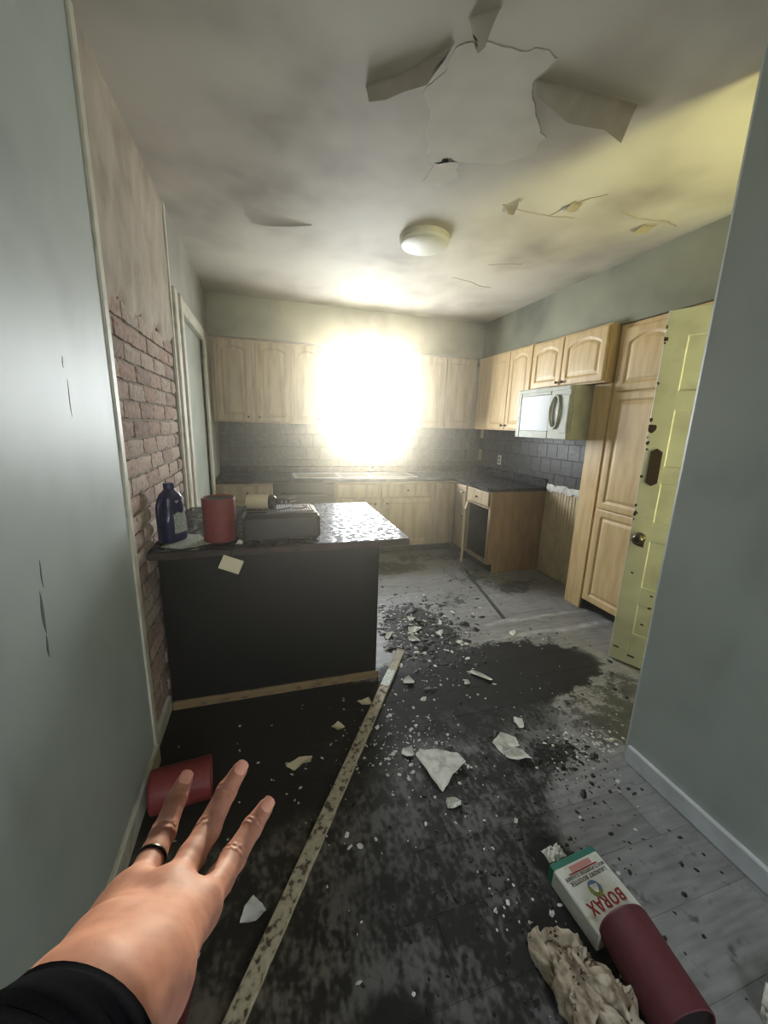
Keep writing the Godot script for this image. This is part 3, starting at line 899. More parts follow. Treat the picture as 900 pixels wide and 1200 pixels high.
func build_cabinets() -> void:
	var zb := -4.165
	var dp := .62
	cabinet("base_cabinet", "maple drawer base cabinet at the left end, beside the door casing", .56, .875, dp, .10, Vector3(-.53, 0, zb), 0, [["drawer", .075, .70, .47, .155, 0, .5, .5], ["drawer", .075, .41, .47, .275, 0, .5, .5], ["drawer", .075, .115, .47, .28, 0, .5, .5]], M.maple_shaded)
	cabinet("base_cabinet", "maple sink base cabinet of two doors under the window", 1.18, .875, dp, .10, Vector3(.69, 0, zb), 0, [["false", .01, .70, .50, .155, 0, -1, 0], ["door", .01, .115, .50, .57, 0, .9, .9], ["drawer", .53, .70, .635, .155, 0, .5, .5], ["door", .55, .115, .60, .57, 0, .08, .9]], M.maple_shaded)
	cabinet("base_cabinet", "narrow maple corner cabinet with one tall door at the inner corner", .285, .875, dp, .10, Vector3(1.872, 0, zb), 0, [["door", .01, .115, .265, .74, 0, -1, 0]], M.maple_shaded)
	# dishwasher
	var dw := thing("dishwasher", "sooty black dishwasher between the drawer cabinet and sink cabinet", "dishwasher", Vector3(.035, 0, zb))
	obj("body", bx(Vector3(.002, .09, -.58), Vector3(.648, .872, -.004), .003), M.black, dw)
	obj("control_panel", bx(Vector3(.006, .74, -.004), Vector3(.644, .868, .022), .006), M.dark_wood, dw)
	obj("door", bx(Vector3(.006, .13, -.004), Vector3(.644, .735, .018), .006), M.dark_wood, dw)
	obj("handle", bx(Vector3(.08, .755, .02), Vector3(.57, .775, .034), .006), M.black_gloss, dw)
	obj("toe_panel", bx(Vector3(.006, 0, -.56), Vector3(.644, .10, -.06), .002), M.toe, dw)
	# right run
	cabinet("base_cabinet", "narrow maple cabinet with one door at the start of the right run", .262, .875, .64, .10, Vector3(2.162, 0, -4.132), -PI / 2, [["door", .01, .115, .243, .74, 0, .85, .9]], M.maple_shaded)
	cabinet("base_cabinet", "maple drawer cabinet with its lower door hanging open on a dark inside", .49, .875, .64, .10, Vector3(2.16, 0, -3.866), -PI / 2, [["drawer", .025, .715, .44, .145, 0, .5, .5], ["door", .02, .115, .44, .575, 0, .94, .88, 31.0]], M.maple_shaded, true)
	obj_child_side()
	# worktop along the back and the right
	var wt := thing("worktop", "dark laminate worktop running along the window wall and round the corner", "worktop")
	var poly := PackedVector2Array()
	for q in [[-.533, -4.79], [-.533, -4.135], [2.128, -4.135], [2.128, -3.355], [2.797, -3.355], [2.797, -4.79]]: poly.append(Vector2(q[0], q[1]))
	var flatten := Transform3D(Basis(Vector3(1, 0, 0), Vector3(0, 0, 1), Vector3(0, -1, 0)), Vector3.ZERO)
	obj("top", prism(S(), poly, -.913, -.877, flatten), M.counter, wt)
	obj("upstand", bx(Vector3(2.775, .913, -4.79), Vector3(2.797, 1.005, -3.355), .004), M.counter, wt)
	obj("upstand", bx(Vector3(-.533, .913, -4.79), Vector3(2.775, .985, -4.768), .004), M.counter, wt)
	# sink
	var sk := thing("sink", "stainless steel double-bowl sink with drainboard under the window", "sink", Vector3(0, .913, -4.45))
	var rim := S()
	for q in [[.26, .30], [.76, .80], [1.11, 1.16], [1.64, 1.69]]: box(rim, Vector3(q[0], .0, -.20), Vector3(q[1], .010, .22), .003)
	for q in [[-.22, -.18], [.19, .225]]: box(rim, Vector3(.26, .0, q[0]), Vector3(1.69, .009, q[1]), .003)
	obj("rim", rim, M.steel, sk)
	for q in [[.80, 1.11], [1.16, 1.64]]:
		obj("bowl", bx(Vector3(q[0], .0003, -.18), Vector3(q[1], .002, .19), .0005), M.pewter, sk)
	obj("drainboard", bx(Vector3(.30, .0003, -.18), Vector3(.76, .003, .19), .0005), M.pewter, sk)
	var fc := thing("faucet", "chrome kitchen faucet at the sink below the window", "faucet", Vector3(1.22, .922, -4.67))
	obj("base", lathe(S(), [Vector2(0, .03), Vector2(.022, .03), Vector2(.03, .02), Vector2(.032, 0), Vector2(0, 0)], 20), M.chrome, fc)
	obj("spout", tube(S(), [Vector3(0, .02, 0), Vector3(0, .12, 0), Vector3(0, .19, .015), Vector3(0, .225, .06), Vector3(0, .215, .12), Vector3(0, .18, .145)], .011, 12), M.chrome, fc)
	obj("lever", tube(S(), [Vector3(.02, .03, 0), Vector3(.05, .05, .01), Vector3(.09, .055, .02)], .007, 10), M.chrome, fc)
	# wall cabinets on the window wall
	var zu := -4.47
	var uh := .83
	cabinet("wall_cabinet", "pair of maple wall cabinet doors left of the window", 1.14, uh, .32, 0, Vector3(-.53, 1.487, zu), 0, [["door", .03, .012, .36, .80, .03, .88, .06], ["door", .43, .012, .36, .80, .03, .08, .06], ["door", .80, .012, .32, .80, .03, .88, .06]], M.maple_shaded)
	cabinet("wall_cabinet", "maple wall cabinet between the window and the inner corner", .795, uh, .32, 0, Vector3(1.70, 1.487, zu), 0, [["door", .012, .012, .36, .80, 0, .12, .06], ["door", .385, .012, .36, .80, 0, -1, 0]], M.maple_shaded)
	# and along the right wall
	cabinet("wall_cabinet", "maple wall cabinet with two narrow doors left of the microwave", 1.045, uh - .005, .30, 0, Vector3(2.50, 1.487, -4.44), -PI / 2, [["door", .317, .012, .345, .80, .045, .90, .05], ["door", .673, .012, .36, .80, .045, .08, .05]], M.maple)
	cabinet("wall_cabinet", "short maple wall cabinet with two arched doors above the white microwave", .895, .425, .30, 0, Vector3(2.492, 1.875, -3.39), -PI / 2, [["door", .015, .012, .40, .40, .05, .93, .07], ["door", .425, .012, .455, .40, .05, .08, .07]], M.maple)
	# tall pantry
	cabinet("pantry_cabinet", "tall maple pantry cabinet with an arched upper door beside the old white door", .92, 2.28, .245, .095, Vector3(2.56, 0, -2.476), -PI / 2, [["door", .045, 1.805, .42, .44, .05, -1, 0], ["door", .035, .90, .43, .895, 0, -1, 0], ["door", .035, .105, .43, .79, 0, -1, 0], ["door", .475, 1.805, .42, .44, .05, -1, 0], ["door", .475, .105, .43, 1.69, 0, -1, 0]], M.maple)
	var fp := thing("filler_panel", "plain maple filler panel between the range gap and the pantry", "panel", Vector3(2.55, 0, -2.655))
	obj("board", bx(Vector3(0, 0, 0), Vector3(.02, 1.872, .176), .003), M.maple, fp)
	obj("side_board", bx(Vector3(.02, 0, .0), Vector3(.245, 1.872, .018), .002), M.side_panel, fp)

func obj_child_side() -> void:
	# finished end of the right run, facing the viewer
	var t := thing("end_panel", "brown wood-grain end panel closing the right run of base cabinets", "panel", Vector3(2.16, 0, -3.374))
	obj("board", bx(Vector3(.002, .10, -.0005), Vector3(.648, .876, .012), .002), M.side_panel, t)
	obj("lower_board", bx(Vector3(.07, 0, -.0005), Vector3(.648, .10, .010), .002), M.side_panel, t)

func build_microwave() -> void:
	var t := thing("microwave", "white over-the-range microwave with a curved handle, under the short wall cabinet", "microwave", Vector3(2.34, 1.43, -3.355), -PI / 2)
	obj("body", bx(Vector3(0, 0, -.455), Vector3(.695, .435, -.03), .004), M.appliance_white, t)
	obj("front_frame", box(box(box(box(S(), Vector3(0, 0, -.03), Vector3(.06, .435, 0), .006), Vector3(.46, 0, -.03), Vector3(.695, .435, 0), .006), Vector3(.06, 0, -.03), Vector3(.46, .065, 0), .004), Vector3(.06, .37, -.03), Vector3(.46, .435, 0), .004), M.appliance_white, t)
	obj("window", bx(Vector3(.058, .063, -.028), Vector3(.462, .372, -.004), .003), M.mw_glass, t)
	obj("top_vent", bx(Vector3(.02, .398, -.002), Vector3(.68, .428, .004), .002), M.appliance_white, t)
	obj("control_panel", bx(Vector3(.60, .05, -.004), Vector3(.685, .36, .003), .003), M.appliance_white, t)
	var pts := []
	for i in 17:
		var a := PI * i / 16.0
		pts.append(Vector3(.525 - sin(a) * .0, .09 + .27 * i / 16.0, .004 + .045 * sin(a)))
	obj("handle", tube(S(), pts, .010, 10, .014), M.appliance_white, t)
	var ring := []
	for i in 25:
		var a := TAU * i / 24.0
		ring.append(Vector3(.545 + cos(a) * .048, .225 + sin(a) * .135, .012))
	obj("handle_loop", tube(S(), ring, .009, 8), M.loop, t)

func build_old_door() -> void:
	# old white panelled door standing open: its face looks back to the left
	var dir := Vector3(.076, 0, .160).normalized()
	var nrm := Vector3(-dir.z, 0, dir.x)          # towards the viewer's left
	var bs := Basis(dir, Vector3.UP, nrm)         # x along the leaf, z out of the face
	var t := Node3D.new()
	t.name = numbered("old_panelled_door")
	add_child(t)
	t.transform = Transform3D(bs, Vector3(2.18, .012, -1.81))
	tag(t, "old chipped white panelled door standing open with a brass knob", "door")
	var w := .78
	var h := 2.165
	var st := S()
	box(st, Vector3(0, 0, -.036), Vector3(w, h, -.010), .003)
	box(st, Vector3(0, 0, -.036), Vector3(.115, h, 0), .004)
	box(st, Vector3(w - .115, 0, -.036), Vector3(w, h, 0), .004)
	for q in [[0.0, .22], [.42, .54], [.84, .96], [1.20, 1.30], [1.62, 1.73], [2.02, h]]:
		box(st, Vector3(.11, q[0], -.036), Vector3(w - .11, q[1], 0), .004)
	box(st, Vector3(w / 2 - .05, .2, -.036), Vector3(w / 2 + .05, h - .1, -.001), .004)
	obj("leaf", st, M.old_door, t)
	obj("lock_plate", prism(S(), PackedVector2Array([Vector2(.035, 1.20), Vector2(.05, 1.19), Vector2(.065, 1.18), Vector2(.08, 1.19), Vector2(.095, 1.20), Vector2(.095, 1.385), Vector2(.08, 1.395), Vector2(.065, 1.405), Vector2(.05, 1.395), Vector2(.035, 1.385)]), -.002, .006), M.rust, t)
	var kb := obj("knob", lathe(S(), [Vector2(0, .062), Vector2(.02, .060), Vector2(.030, .048), Vector2(.028, .036), Vector2(.014, .024), Vector2(.012, .010), Vector2(.030, .006), Vector2(.032, 0)], 24, Transform3D(Basis(Vector3.RIGHT, PI / 2), Vector3(.060, .855, 0))), M.pewter, t)
	kb.set_meta("label", "tarnished metal knob")
	# chips down to rusty wood along the edge
	for k in 26:
		var at := Vector2(rng.randf_range(0, .012), rng.randf_range(.9, 2.1))
		var r := rng.randf_range(.006, .018)
		if k >= 18:
			at = Vector2(rng.randf_range(.03, .30), [.06, .075, .09, .30, .42, .50, .62, .72][k - 18])
			r = rng.randf_range(.008, .016)
		if k == 0:
			at = Vector2(.02, 1.52)
			r = .035
		if k == 1:
			at = Vector2(.05, .83)
			r = .045
		var p := PackedVector2Array()
		var n := 8
		for i in n:
			var a := TAU * i / n
			var rr := r * rng.randf_range(.6, 1.2)
			p.append(Vector2(maxf(0.0, at.x + cos(a) * rr * (1.8 if k >= 18 and k < 21 else 1.0)), at.y + sin(a) * rr * (1.0 if k < 18 else .6)))
		obj("paint_chip", prism(S(), p, -.001, .0012), M.rust, t)

func build_island() -> void:
	var t := thing("kitchen_island", "black-brown panelled island cabinet standing against the brick wall", "island", Vector3(0, 0, 0))
	obj("body", bx(Vector3(-.528, .01, -2.78), Vector3(.573, .872, -2.012), .003), M.dark_wood, t)
	obj("front_panel", bx(Vector3(-.528, .0, -2.012), Vector3(.585, .872, -2.0), .002), M.dark_wood, t)
	obj("end_panel", bx(Vector3(.573, .0, -2.78), Vector3(.585, .872, -2.012), .002), M.dark_wood, t)
	obj("base_trim", box(S(), Vector3(-.528, 0, -2.0), Vector3(.598, .048, -1.982), .004), M.island_trim, t)
	var w := thing("island_worktop", "dark glossy island worktop streaked with water and soot", "worktop")
	var top := S()
	var poly := PackedVector2Array([Vector2(-.535, -2.864), Vector2(-.535, -1.872), Vector2(.707, -1.872), Vector2(.717, -1.882), Vector2(.717, -2.864)])
	prism(top, poly, -.913, -.877, Transform3D(Basis(Vector3(1, 0, 0), Vector3(0, 0, 1), Vector3(0, -1, 0)), Vector3.ZERO))
	obj("top", top, M.counter, w)
	obj("edge_band", bx(Vector3(-.535, .876, -1.873), Vector3(.717, .911, -1.864), .005), M.inside, w)

# ---------------------------------------------------------------- loose things
func canister(label: String, at: Transform3D, m: Material) -> Node3D:
	var t := thing("canister", label, "canister", Vector3.ZERO, 0, "red canisters")
	t.transform = at
	obj("body", lathe(S(), [Vector2(0, 0), Vector2(.070, 0), Vector2(.076, .003), Vector2(.078, .010), Vector2(.078, .205), Vector2(.0785, .215), Vector2(.076, .219), Vector2(.073, .216), Vector2(.072, .205)], 48), m, t)
	obj("lid", lathe(S(), [Vector2(.0735, .212), Vector2(.070, .208), Vector2(.060, .206), Vector2(0, .205)], 48), M.can_dark, t)
	return t

func build_island_things() -> void:
	var yt := .9135
	canister("red canister standing on the island next to the blue jug", Transform3D(Basis(Vector3.UP, .3), Vector3(-.245, yt, -2.03)), M.red)
	# blue jug
	var t := thing("detergent_jug", "dark blue plastic jug with a pale label, on the island by the brick wall", "jug", Vector3(-.466, yt, -2.06), .95)
	var P := []
	var prof := [[0, .058, .040], [.006, .064, .046], [.02, .066, .048], [.10, .066, .048], [.12, .063, .046], [.14, .057, .044], [.18, .055, .044], [.215, .052, .042], [.235, .042, .036], [.248, .028, .026], [.256, .022, .022], [.262, .021, .021]]
	for q in prof:
		for k in 33:
			var a := TAU * k / 32.0
			var e := .62
			P.append(Vector3(signf(cos(a)) * absf(cos(a)) ** e * q[1], q[0], signf(sin(a)) * absf(sin(a)) ** e * q[2]))
	var body := sheet(S(), P, prof.size() - 1, 32, func(p): return Vector3(p.x, .01, p.z))
	obj("body", body, M.blue, t)
	obj("cap", lathe(S(), [Vector2(.023, .258), Vector2(.025, .260), Vector2(.025, .285), Vector2(.022, .288), Vector2(0, .288)], 24), M.blue, t)
	obj("handle", tube(S(), [Vector3(-.036, .228, 0), Vector3(-.058, .215, 0), Vector3(-.070, .18, 0), Vector3(-.072, .13, 0), Vector3(-.070, .085, 0), Vector3(-.055, .07, 0)], .012, 10), M.blue, t)
	var L := []
	for i in 9:
		for j in 9:
			var x := lerpf(-.030, .044, i / 8.0)
			var y := lerpf(.045, .205, j / 8.0)
			L.append(Vector3(x * (1.0 - .15 * j / 8.0), y, .0495 - .006 * smoothstep(.1, .16, y) - .004 * absf(x) / .05))
	obj("label_sticker", sheet(S(), L, 8, 8, func(_p): return Vector3(0, 0, 1)), M.label, t)
	# charcoal appliance with a vented top
	var a := thing("vented_appliance", "charcoal box-shaped appliance with a vented top, front edge of the island", "appliance", Vector3(.055, yt, -2.035), .02)
	obj("body", bx(Vector3(-.19, .008, -.13), Vector3(.19, .135, .105), .014), M.grey_plastic, a)
	obj("top_plate", bx(Vector3(-.175, .134, -.118), Vector3(.178, .142, .092), .003), M.grey_plastic, a)
	for k in 15:
		obj("vent_slat", bx(Vector3(-.02 + k * .0125, .140, -.10), Vector3(-.013 + k * .0125, .150, .06), .0015), M.vent, a)
	obj("button_panel", bx(Vector3(-.165, .141, -.08), Vector3(-.075, .149, .06), .002), M.black_gloss, a)
	for k in 3: obj("button", bx(Vector3(-.155 + k * .027, .148, .0), Vector3(-.138 + k * .027, .153, .03), .002), M.vent, a)
	for s in [[-.16, -.1], [.16, -.1], [-.16, .08], [.16, .08]]: obj("foot", bx(Vector3(s[0] - .014, 0, s[1] - .014), Vector3(s[0] + .014, .012, s[1] + .014), .002), M.black, a)
	# cream cylinder with a black head, lying on the appliance
	var c := thing("handheld_blower", "cream cylinder-bodied hand blower with black end, lying across the charcoal appliance", "blower", Vector3(-.02, yt + .188, -2.03))
	var ax := Transform3D(Basis(Vector3.UP, -.25) * Basis(Vector3.BACK, -PI / 2), Vector3.ZERO)
	obj("barrel", lathe(S(), [Vector2(0, -.095), Vector2(.030, -.095), Vector2(.036, -.09), Vector2(.037, -.02), Vector2(.036, .02), Vector2(.034, .022)], 32, ax), M.beige, c)
	obj("head", lathe(S(), [Vector2(.036, .018), Vector2(.037, .03), Vector2(.032, .045), Vector2(.018, .055), Vector2(0, .057)], 32, ax), M.black_gloss, c)
	obj("plug_body", bx(Vector3(.055, -.012, -.012), Vector3(.115, .016, .016), .005), M.black_gloss, c)
	obj("plug_body_mark", bx(Vector3(.075, -.008, .0155), Vector3(.085, .008, .0175), .001), M.vent, c)
	obj("plug_body_mark", bx(Vector3(.095, -.008, .0155), Vector3(.105, .008, .0175), .001), M.vent, c)
	for s in [-.006, .010]: obj("prong", tube(S(), [Vector3(.112, s, 0), Vector3(.135, s + .006, .002), Vector3(.155, s + .008, .004)], .004, 8), M.chrome, c)
	# cord and its tag
	var cord := thing("power_cord", "black power cord looped over the appliance and hanging off the worktop", "cord")
	obj("cable", tube(S(), [Vector3(.10, yt + .16, -2.0), Vector3(.04, yt + .157, -1.97), Vector3(-.06, yt + .157, -1.965), Vector3(-.125, yt + .16, -1.97), Vector3(-.152, yt + .13, -1.965), Vector3(-.158, yt + .08, -1.96), Vector3(-.150, yt + .035, -1.95), Vector3(-.140, yt + .012, -1.93), Vector3(-.155, yt + .006, -1.90), Vector3(-.175, yt + .006, -1.865), Vector3(-.184, yt - .02, -1.858), Vector3(-.185, yt - .045, -1.857)], .004, 8), M.black, cord)
	obj("cable_loop", tube(S(), [Vector3(.17, yt + .158, -2.06), Vector3(.19, yt + .165, -1.99), Vector3(.15, yt + .165, -1.955), Vector3(.11, yt + .16, -1.99), Vector3(.12, yt + .165, -2.06), Vector3(.09, yt + .20, -2.02)], .004, 8), M.black, cord)
	var cg := obj("cord_tag", bx(Vector3(-.048, -.035, -.0015), Vector3(.048, .035, .0015), .001), M.tag_card, cord, Transform3D(Basis(Vector3(0, 0, 1), -.42), Vector3(-.186, yt - .075, -1.853)))
	cg.set_meta("label", "cream paper tag on the cord")
	var wc := tag(obj("white_clip", ball(ball(S(), Vector3(0, .012, 0), Vector3(.014, .012, .012)), Vector3(-.008, .008, .012), Vector3(.010, .008, .010)), M.paper, self, Transform3D(Basis.IDENTITY, Vector3(-.147, yt, -1.925))), "small white plastic scrap by the foot of the charcoal appliance", "scrap")
	# pale damp patch of spilled powder at the jug's foot
	tag(obj("paper_sheet", prism(S(), PackedVector2Array([Vector2(-.50, -1.95), Vector2(-.40, -1.90), Vector2(-.28, -1.965), Vector2(-.36, -2.14), Vector2(-.43, -2.16)]), -.0012, 0, Transform3D(Basis(Vector3(1, 0, 0), Vector3(0, 0, 1), Vector3(0, -1, 0)), Vector3(0, yt, 0))), M.label, self), "flat grey paper sheet under the blue jug on the island", "paper")

func shard(poly: Array, y: float, m: Material, curl := .012) -> SurfaceTool:
	# a flake of paint or board lying on the floor, its rim curled up; poly in x, z round its middle
	var c := Vector2.ZERO
	for q in poly: c += Vector2(q[0], q[1]) / poly.size()
	var n := poly.size() * 4
	var rim := []
	for i in n:
		var a := Vector2(poly[i / 4][0], poly[i / 4][1])
		var b := Vector2(poly[(i / 4 + 1) % poly.size()][0], poly[(i / 4 + 1) % poly.size()][1])
		rim.append(a.lerp(b, (i % 4) / 4.0) - c)
	var st := S()
	var rings := 5
	for side in [0, 1]:
		var P := []
		for i in n + 1:
			var p: Vector2 = rim[i % n] * (1.0 + (.03 * sin(i * 2.1) if i % 4 else 0.0))
			for j in rings + 1:
				var t := float(j) / rings
				var h := curl * t * t * (.55 + .45 * sin(i * TAU / n * 2.0 + poly.size())) + .0035 + .002 * sin(p.x * 60.0) * t
				P.append(Vector3(p.x * t, h - side * .0025, p.y * t))
		sheet(st, P, n, rings, func(_p): return Vector3(0, 1 - 2 * side, 0))
	return st

func blob_poly(r: float, stretch := 1.4) -> Array:
	var p := []
	var n := rng.randi_range(5, 8)
	var a0 := rng.randf() * TAU
	for i in n:
		var a := TAU * i / n
		var v := Vector2(cos(a) * r * stretch, sin(a) * r).rotated(a0) * rng.randf_range(.65, 1.2)
		p.append([v.x, v.y])
	return p

func flake(label: String, poly: Array, curl := .012, m: Material = null) -> void:
	var c := Vector2.ZERO
	for q in poly: c += Vector2(q[0], q[1]) / poly.size()
	tag(obj("paint_flake", shard(poly, 0, M.paper, curl), m if m else M.paper, self, Transform3D(Basis.IDENTITY, Vector3(c.x, .0005, c.y))), label, "paint flake", "fallen paint flakes on the floor")

func at_poly(x: float, z: float, r: float, stretch := 1.4) -> Array:
	var p := blob_poly(r, stretch)
	for q in p:
		q[0] += x
		q[1] += z
	return p

func build_floor_things() -> void:
	# long painted lath, lying from the hand towards the island corner
	var a := Vector3(.823, 0, -2.215)
	var b := Vector3(-.43, 0, -.28)
	var dir := (b - a).normalized()
	var L := a.distance_to(b)
	var t := thing("wood_lath", "long narrow wood lath with chipped cream paint lying across the floor", "lath")
	t.transform = Transform3D(Basis(dir, Vector3.UP, dir.cross(Vector3.UP)), a + Vector3(0, .001, 0))
	obj("bare_end", box(S(), Vector3(0, 0, -.027), Vector3(.24, .018, .027), .003), M.lath_end, t)
	obj("painted_patch", box(S(), Vector3(.24, 0, -.028), Vector3(.40, .0195, .028), .003), M.label, t)
	obj("batten", box(S(), Vector3(.40, 0, -.027), Vector3(L, .018, .027), .003), M.lath, t)
	# dark strip in front of the open cabinet
	var s := Vector3(2.0, 0, -3.50)
	var e := Vector3(1.79, 0, -2.46)
	var d2 := (e - s).normalized()
	var st := obj("floor_strip", bx(Vector3(0, 0, -.016), Vector3(s.distance_to(e), .006, .016), .002), M.toe, self, Transform3D(Basis(d2, Vector3.UP, d2.cross(Vector3.UP)), s))
	tag(st, "thin dark strip lying on the floor in front of the open cabinet", "strip")
	# paint flakes that can be told apart
	flake("largest white paint flake, shield-shaped with one long point, mid floor", [[.605, -1.372], [.64, -1.41], [.72, -1.395], [.80, -1.345], [.812, -1.28], [.73, -1.245], [.657, -1.187], [.63, -1.26]], .022)
	flake("white paint flake with a torn upper edge, left of the folded pair", [[1.0, -1.36], [1.07, -1.40], [1.135, -1.36], [1.12, -1.31], [1.05, -1.29], [1.015, -1.285]], .014)
	flake("rectangular white flake overlapping its neighbour at a slant", [[1.02, -1.275], [1.03, -1.325], [1.12, -1.285], [1.132, -1.228], [1.06, -1.235]], .016)
	flake("small ragged white flake beyond the overlapping pair", at_poly(1.205, -1.44, .03), .012)
	flake("small square white flake right of the lath's far end", at_poly(.765, -1.90, .033, 1.0), .014)
	flake("long pale flake on the black soot patch, the thinner of two", [[1.15, -1.90], [1.19, -1.90], [1.27, -1.79], [1.24, -1.775]], .012)
	flake("little white flake on the black soot patch beside the long pale one", at_poly(1.10, -1.80, .018), .01)
	flake("round white flake touching the left corner of the shield-shaped flake", at_poly(.585, -1.41, .032, 1.1), .012)
	flake("cream flake on the dark floor nearest the island trim", [[.425, -1.814], [.494, -1.817], [.501, -1.767], [.445, -1.774]], .008, M.tag_card)
	flake("small cream flake midway between island and fingers", [[.259, -1.665], [.297, -1.684], [.325, -1.642], [.287, -1.628]], .008, M.tag_card)
	flake("ragged long cream flake just beyond the fingertips", [[.028, -1.478], [.06, -1.50], [.087, -1.518], [.147, -1.507], [.136, -1.472], [.10, -1.475], [.063, -1.455]], .008, M.tag_card)
	flake("pointed cream flake between the index finger and the lath", [[-.133, -.951], [-.12, -.99], [-.095, -1.015], [-.07, -.985], [-.055, -.958], [-.085, -.944]], .008)
	flake("tiny white chip on clean planks in front of the pantry", at_poly(1.715, -2.24, .022, 2.0), .01)
	flake("curled white flake lying in the debris beside the island corner", at_poly(.96, -2.32, .035), .02)
	flake("flat grey-white flake half buried at the middle of the black debris", at_poly(1.02, -2.46, .045, 1.5), .014, M.label)
	flake("curled white flake at the right rim of the black debris", at_poly(1.17, -2.36, .03), .024)
	flake("narrow white flake between the lath's end and the island side", at_poly(.75, -2.26, .018, 2.6), .016)
	flake("pale flake furthest back in the black debris", at_poly(1.05, -2.62, .03), .018)
	flake("white splinter standing in debris next to the island's side", at_poly(.80, -2.42, .024, 2.4), .02)
	flake("grey chip below the point of the shield-shaped flake", at_poly(.675, -1.13, .026), .008, M.label)
	flake("cream chip beside the red canister lying by the wall", at_poly(-.215, -1.42, .02, 1.4), .012, M.tag_card)
	# crumbs that nobody could count
	crumbs("white_crumbs_and_glints", "white paint crumbs strewn over the floor, some standing for wet glints", M.paper, 900, 7, .0045)
	crumbs("charred_debris", "heap of black charred crumbs spread over the floor", M.char, 2600, 8, .0048)
	# Borax box, canisters, rag
	build_box()
	canister("red canister lying on its side against the left baseboard", lying(Vector3(-.485, .079, -1.42), Vector3(.98, 0, -.10)), M.red)
	canister("maroon canister lying over the end of the white box", lying(Vector3(.963, .079, -.605), Vector3(-.13, 0, 1.0)), M.maroon)
	canister("dark red canister half hidden behind the wrist", lying(Vector3(-.305, .079, -.84), Vector3(-.12, 0, 1.0)), M.maroon)
	build_rag("crumpled_rag", "crumpled stained cream rag beside the maroon canister", Vector3(.770, 0, -.525), Vector3(.070, .085, .15), 5)
	build_rag("crumpled_paper", "pale crumpled paper in the bottom corner beside the baseboard", Vector3(1.30, 0, -.33), Vector3(.07, .06, .09), 9)

func lying(at: Vector3, axis: Vector3) -> Transform3D:
	var y := axis.normalized()
	var x := y.cross(Vector3.UP).normalized()
	return Transform3D(Basis(x, y, x.cross(y)), at)

func crumbs(called: String, label: String, m: Material, count: int, seed_: int, size: float) -> void:
	var r := RandomNumberGenerator.new()
	r.seed = seed_
	var mm := MultiMesh.new()
	mm.transform_format = MultiMesh.TRANSFORM_3D
	var st := S()
	var p := [Vector3(1, -.1, 0), Vector3(.3, -.1, .9), Vector3(-.8, -.1, .5), Vector3(-.7, -.1, -.6), Vector3(.4, -.1, -.8)]
	var top := Vector3(.05, .5, 0)
	for i in 5:
		tri(st, p[i], p[(i + 1) % 5], top, p[i] + p[(i + 1) % 5] + Vector3(0, 1, 0))
		tri(st, p[i], p[(i + 1) % 5], Vector3(0, -.1, 0), Vector3(0, -1, 0))
	mm.mesh = st.commit()
	mm.instance_count = count
	var spots := [[1.0, -2.45, .22, .30, 5], [.62, -1.65, .16, .30, 3], [.55, -1.45, .14, .10, 4], [1.45, -1.24, .14, .06, 4], [.9, -1.5, .6, .4, 2], [.2, -1.15, .35, .35, 2], [.75, -.65, .10, .2, 1], [1.9, -2.9, .5, .5, 1]]  # extra white crumbs at the partition corner stand for wet glints
	if called == "charred_debris": spots = [[1.05, -2.45, .20, .26, 9], [1.25, -1.22, .10, .07, 3], [1.05, -1.15, .25, .25, 2], [.85, -.95, .35, .3, 3], [.82, -.6, .12, .2, 3], [2.2, -3.05, .3, .2, 2], [1.3, -1.9, .5, .3, 2], [1.9, -3.3, .2, .3, 1]]
	var bag := []
	for s in spots:
		for k in s[4]: bag.append(s)
	for i in count:
		var s: Array = bag[r.randi() % bag.size()]
		var x: float = s[0] + r.randfn() * s[2]
		var z: float = s[1] + r.randfn() * s[3]
		x = clampf(x, -.45, 2.5)
		if x < .72 and z < -1.86: x = .74 + r.randf() * .3
		if x > 1.5 and z > -1.15: x = 1.5 - r.randf() * .3
		var k := size * exp(r.randfn() * .5) * (2.0 if s == spots[0] else 1.0)
		var bs := Basis.from_euler(Vector3(r.randfn() * .2, r.randf() * TAU, r.randfn() * .2)) * Basis.from_scale(Vector3(k * r.randf_range(.6, 1.7), k * .55, k))
		mm.set_instance_transform(i, Transform3D(bs, Vector3(x, k * .12, z)))
	var o := MultiMeshInstance3D.new()
	o.name = called
	o.multimesh = mm
	o.material_override = m
	add_child(o)
	tag(o, label, "debris", "", "stuff")

func letters(parent: Node, called: String, text: String, size: float, m: Material, xf: Transform3D, sx := 1.0) -> void:
	var f := SystemFont.new()
	f.font_names = PackedStringArray(["Droid Sans"])
	f.font_weight = 700
	var tm := TextMesh.new()
	tm.text = text
	tm.font = f
	tm.font_size = 48
	tm.pixel_size = size / 48.0
	tm.depth = .0006
	tm.curve_step = 1.0
	var o := MeshInstance3D.new()
	o.name = called
	o.mesh = tm
	o.material_override = m
	o.set_surface_override_material(0, m)
	o.material_override = null
	o.transform = xf * Transform3D(Basis.from_scale(Vector3(sx, 1, 1)), Vector3.ZERO)
	parent.add_child(o, true)

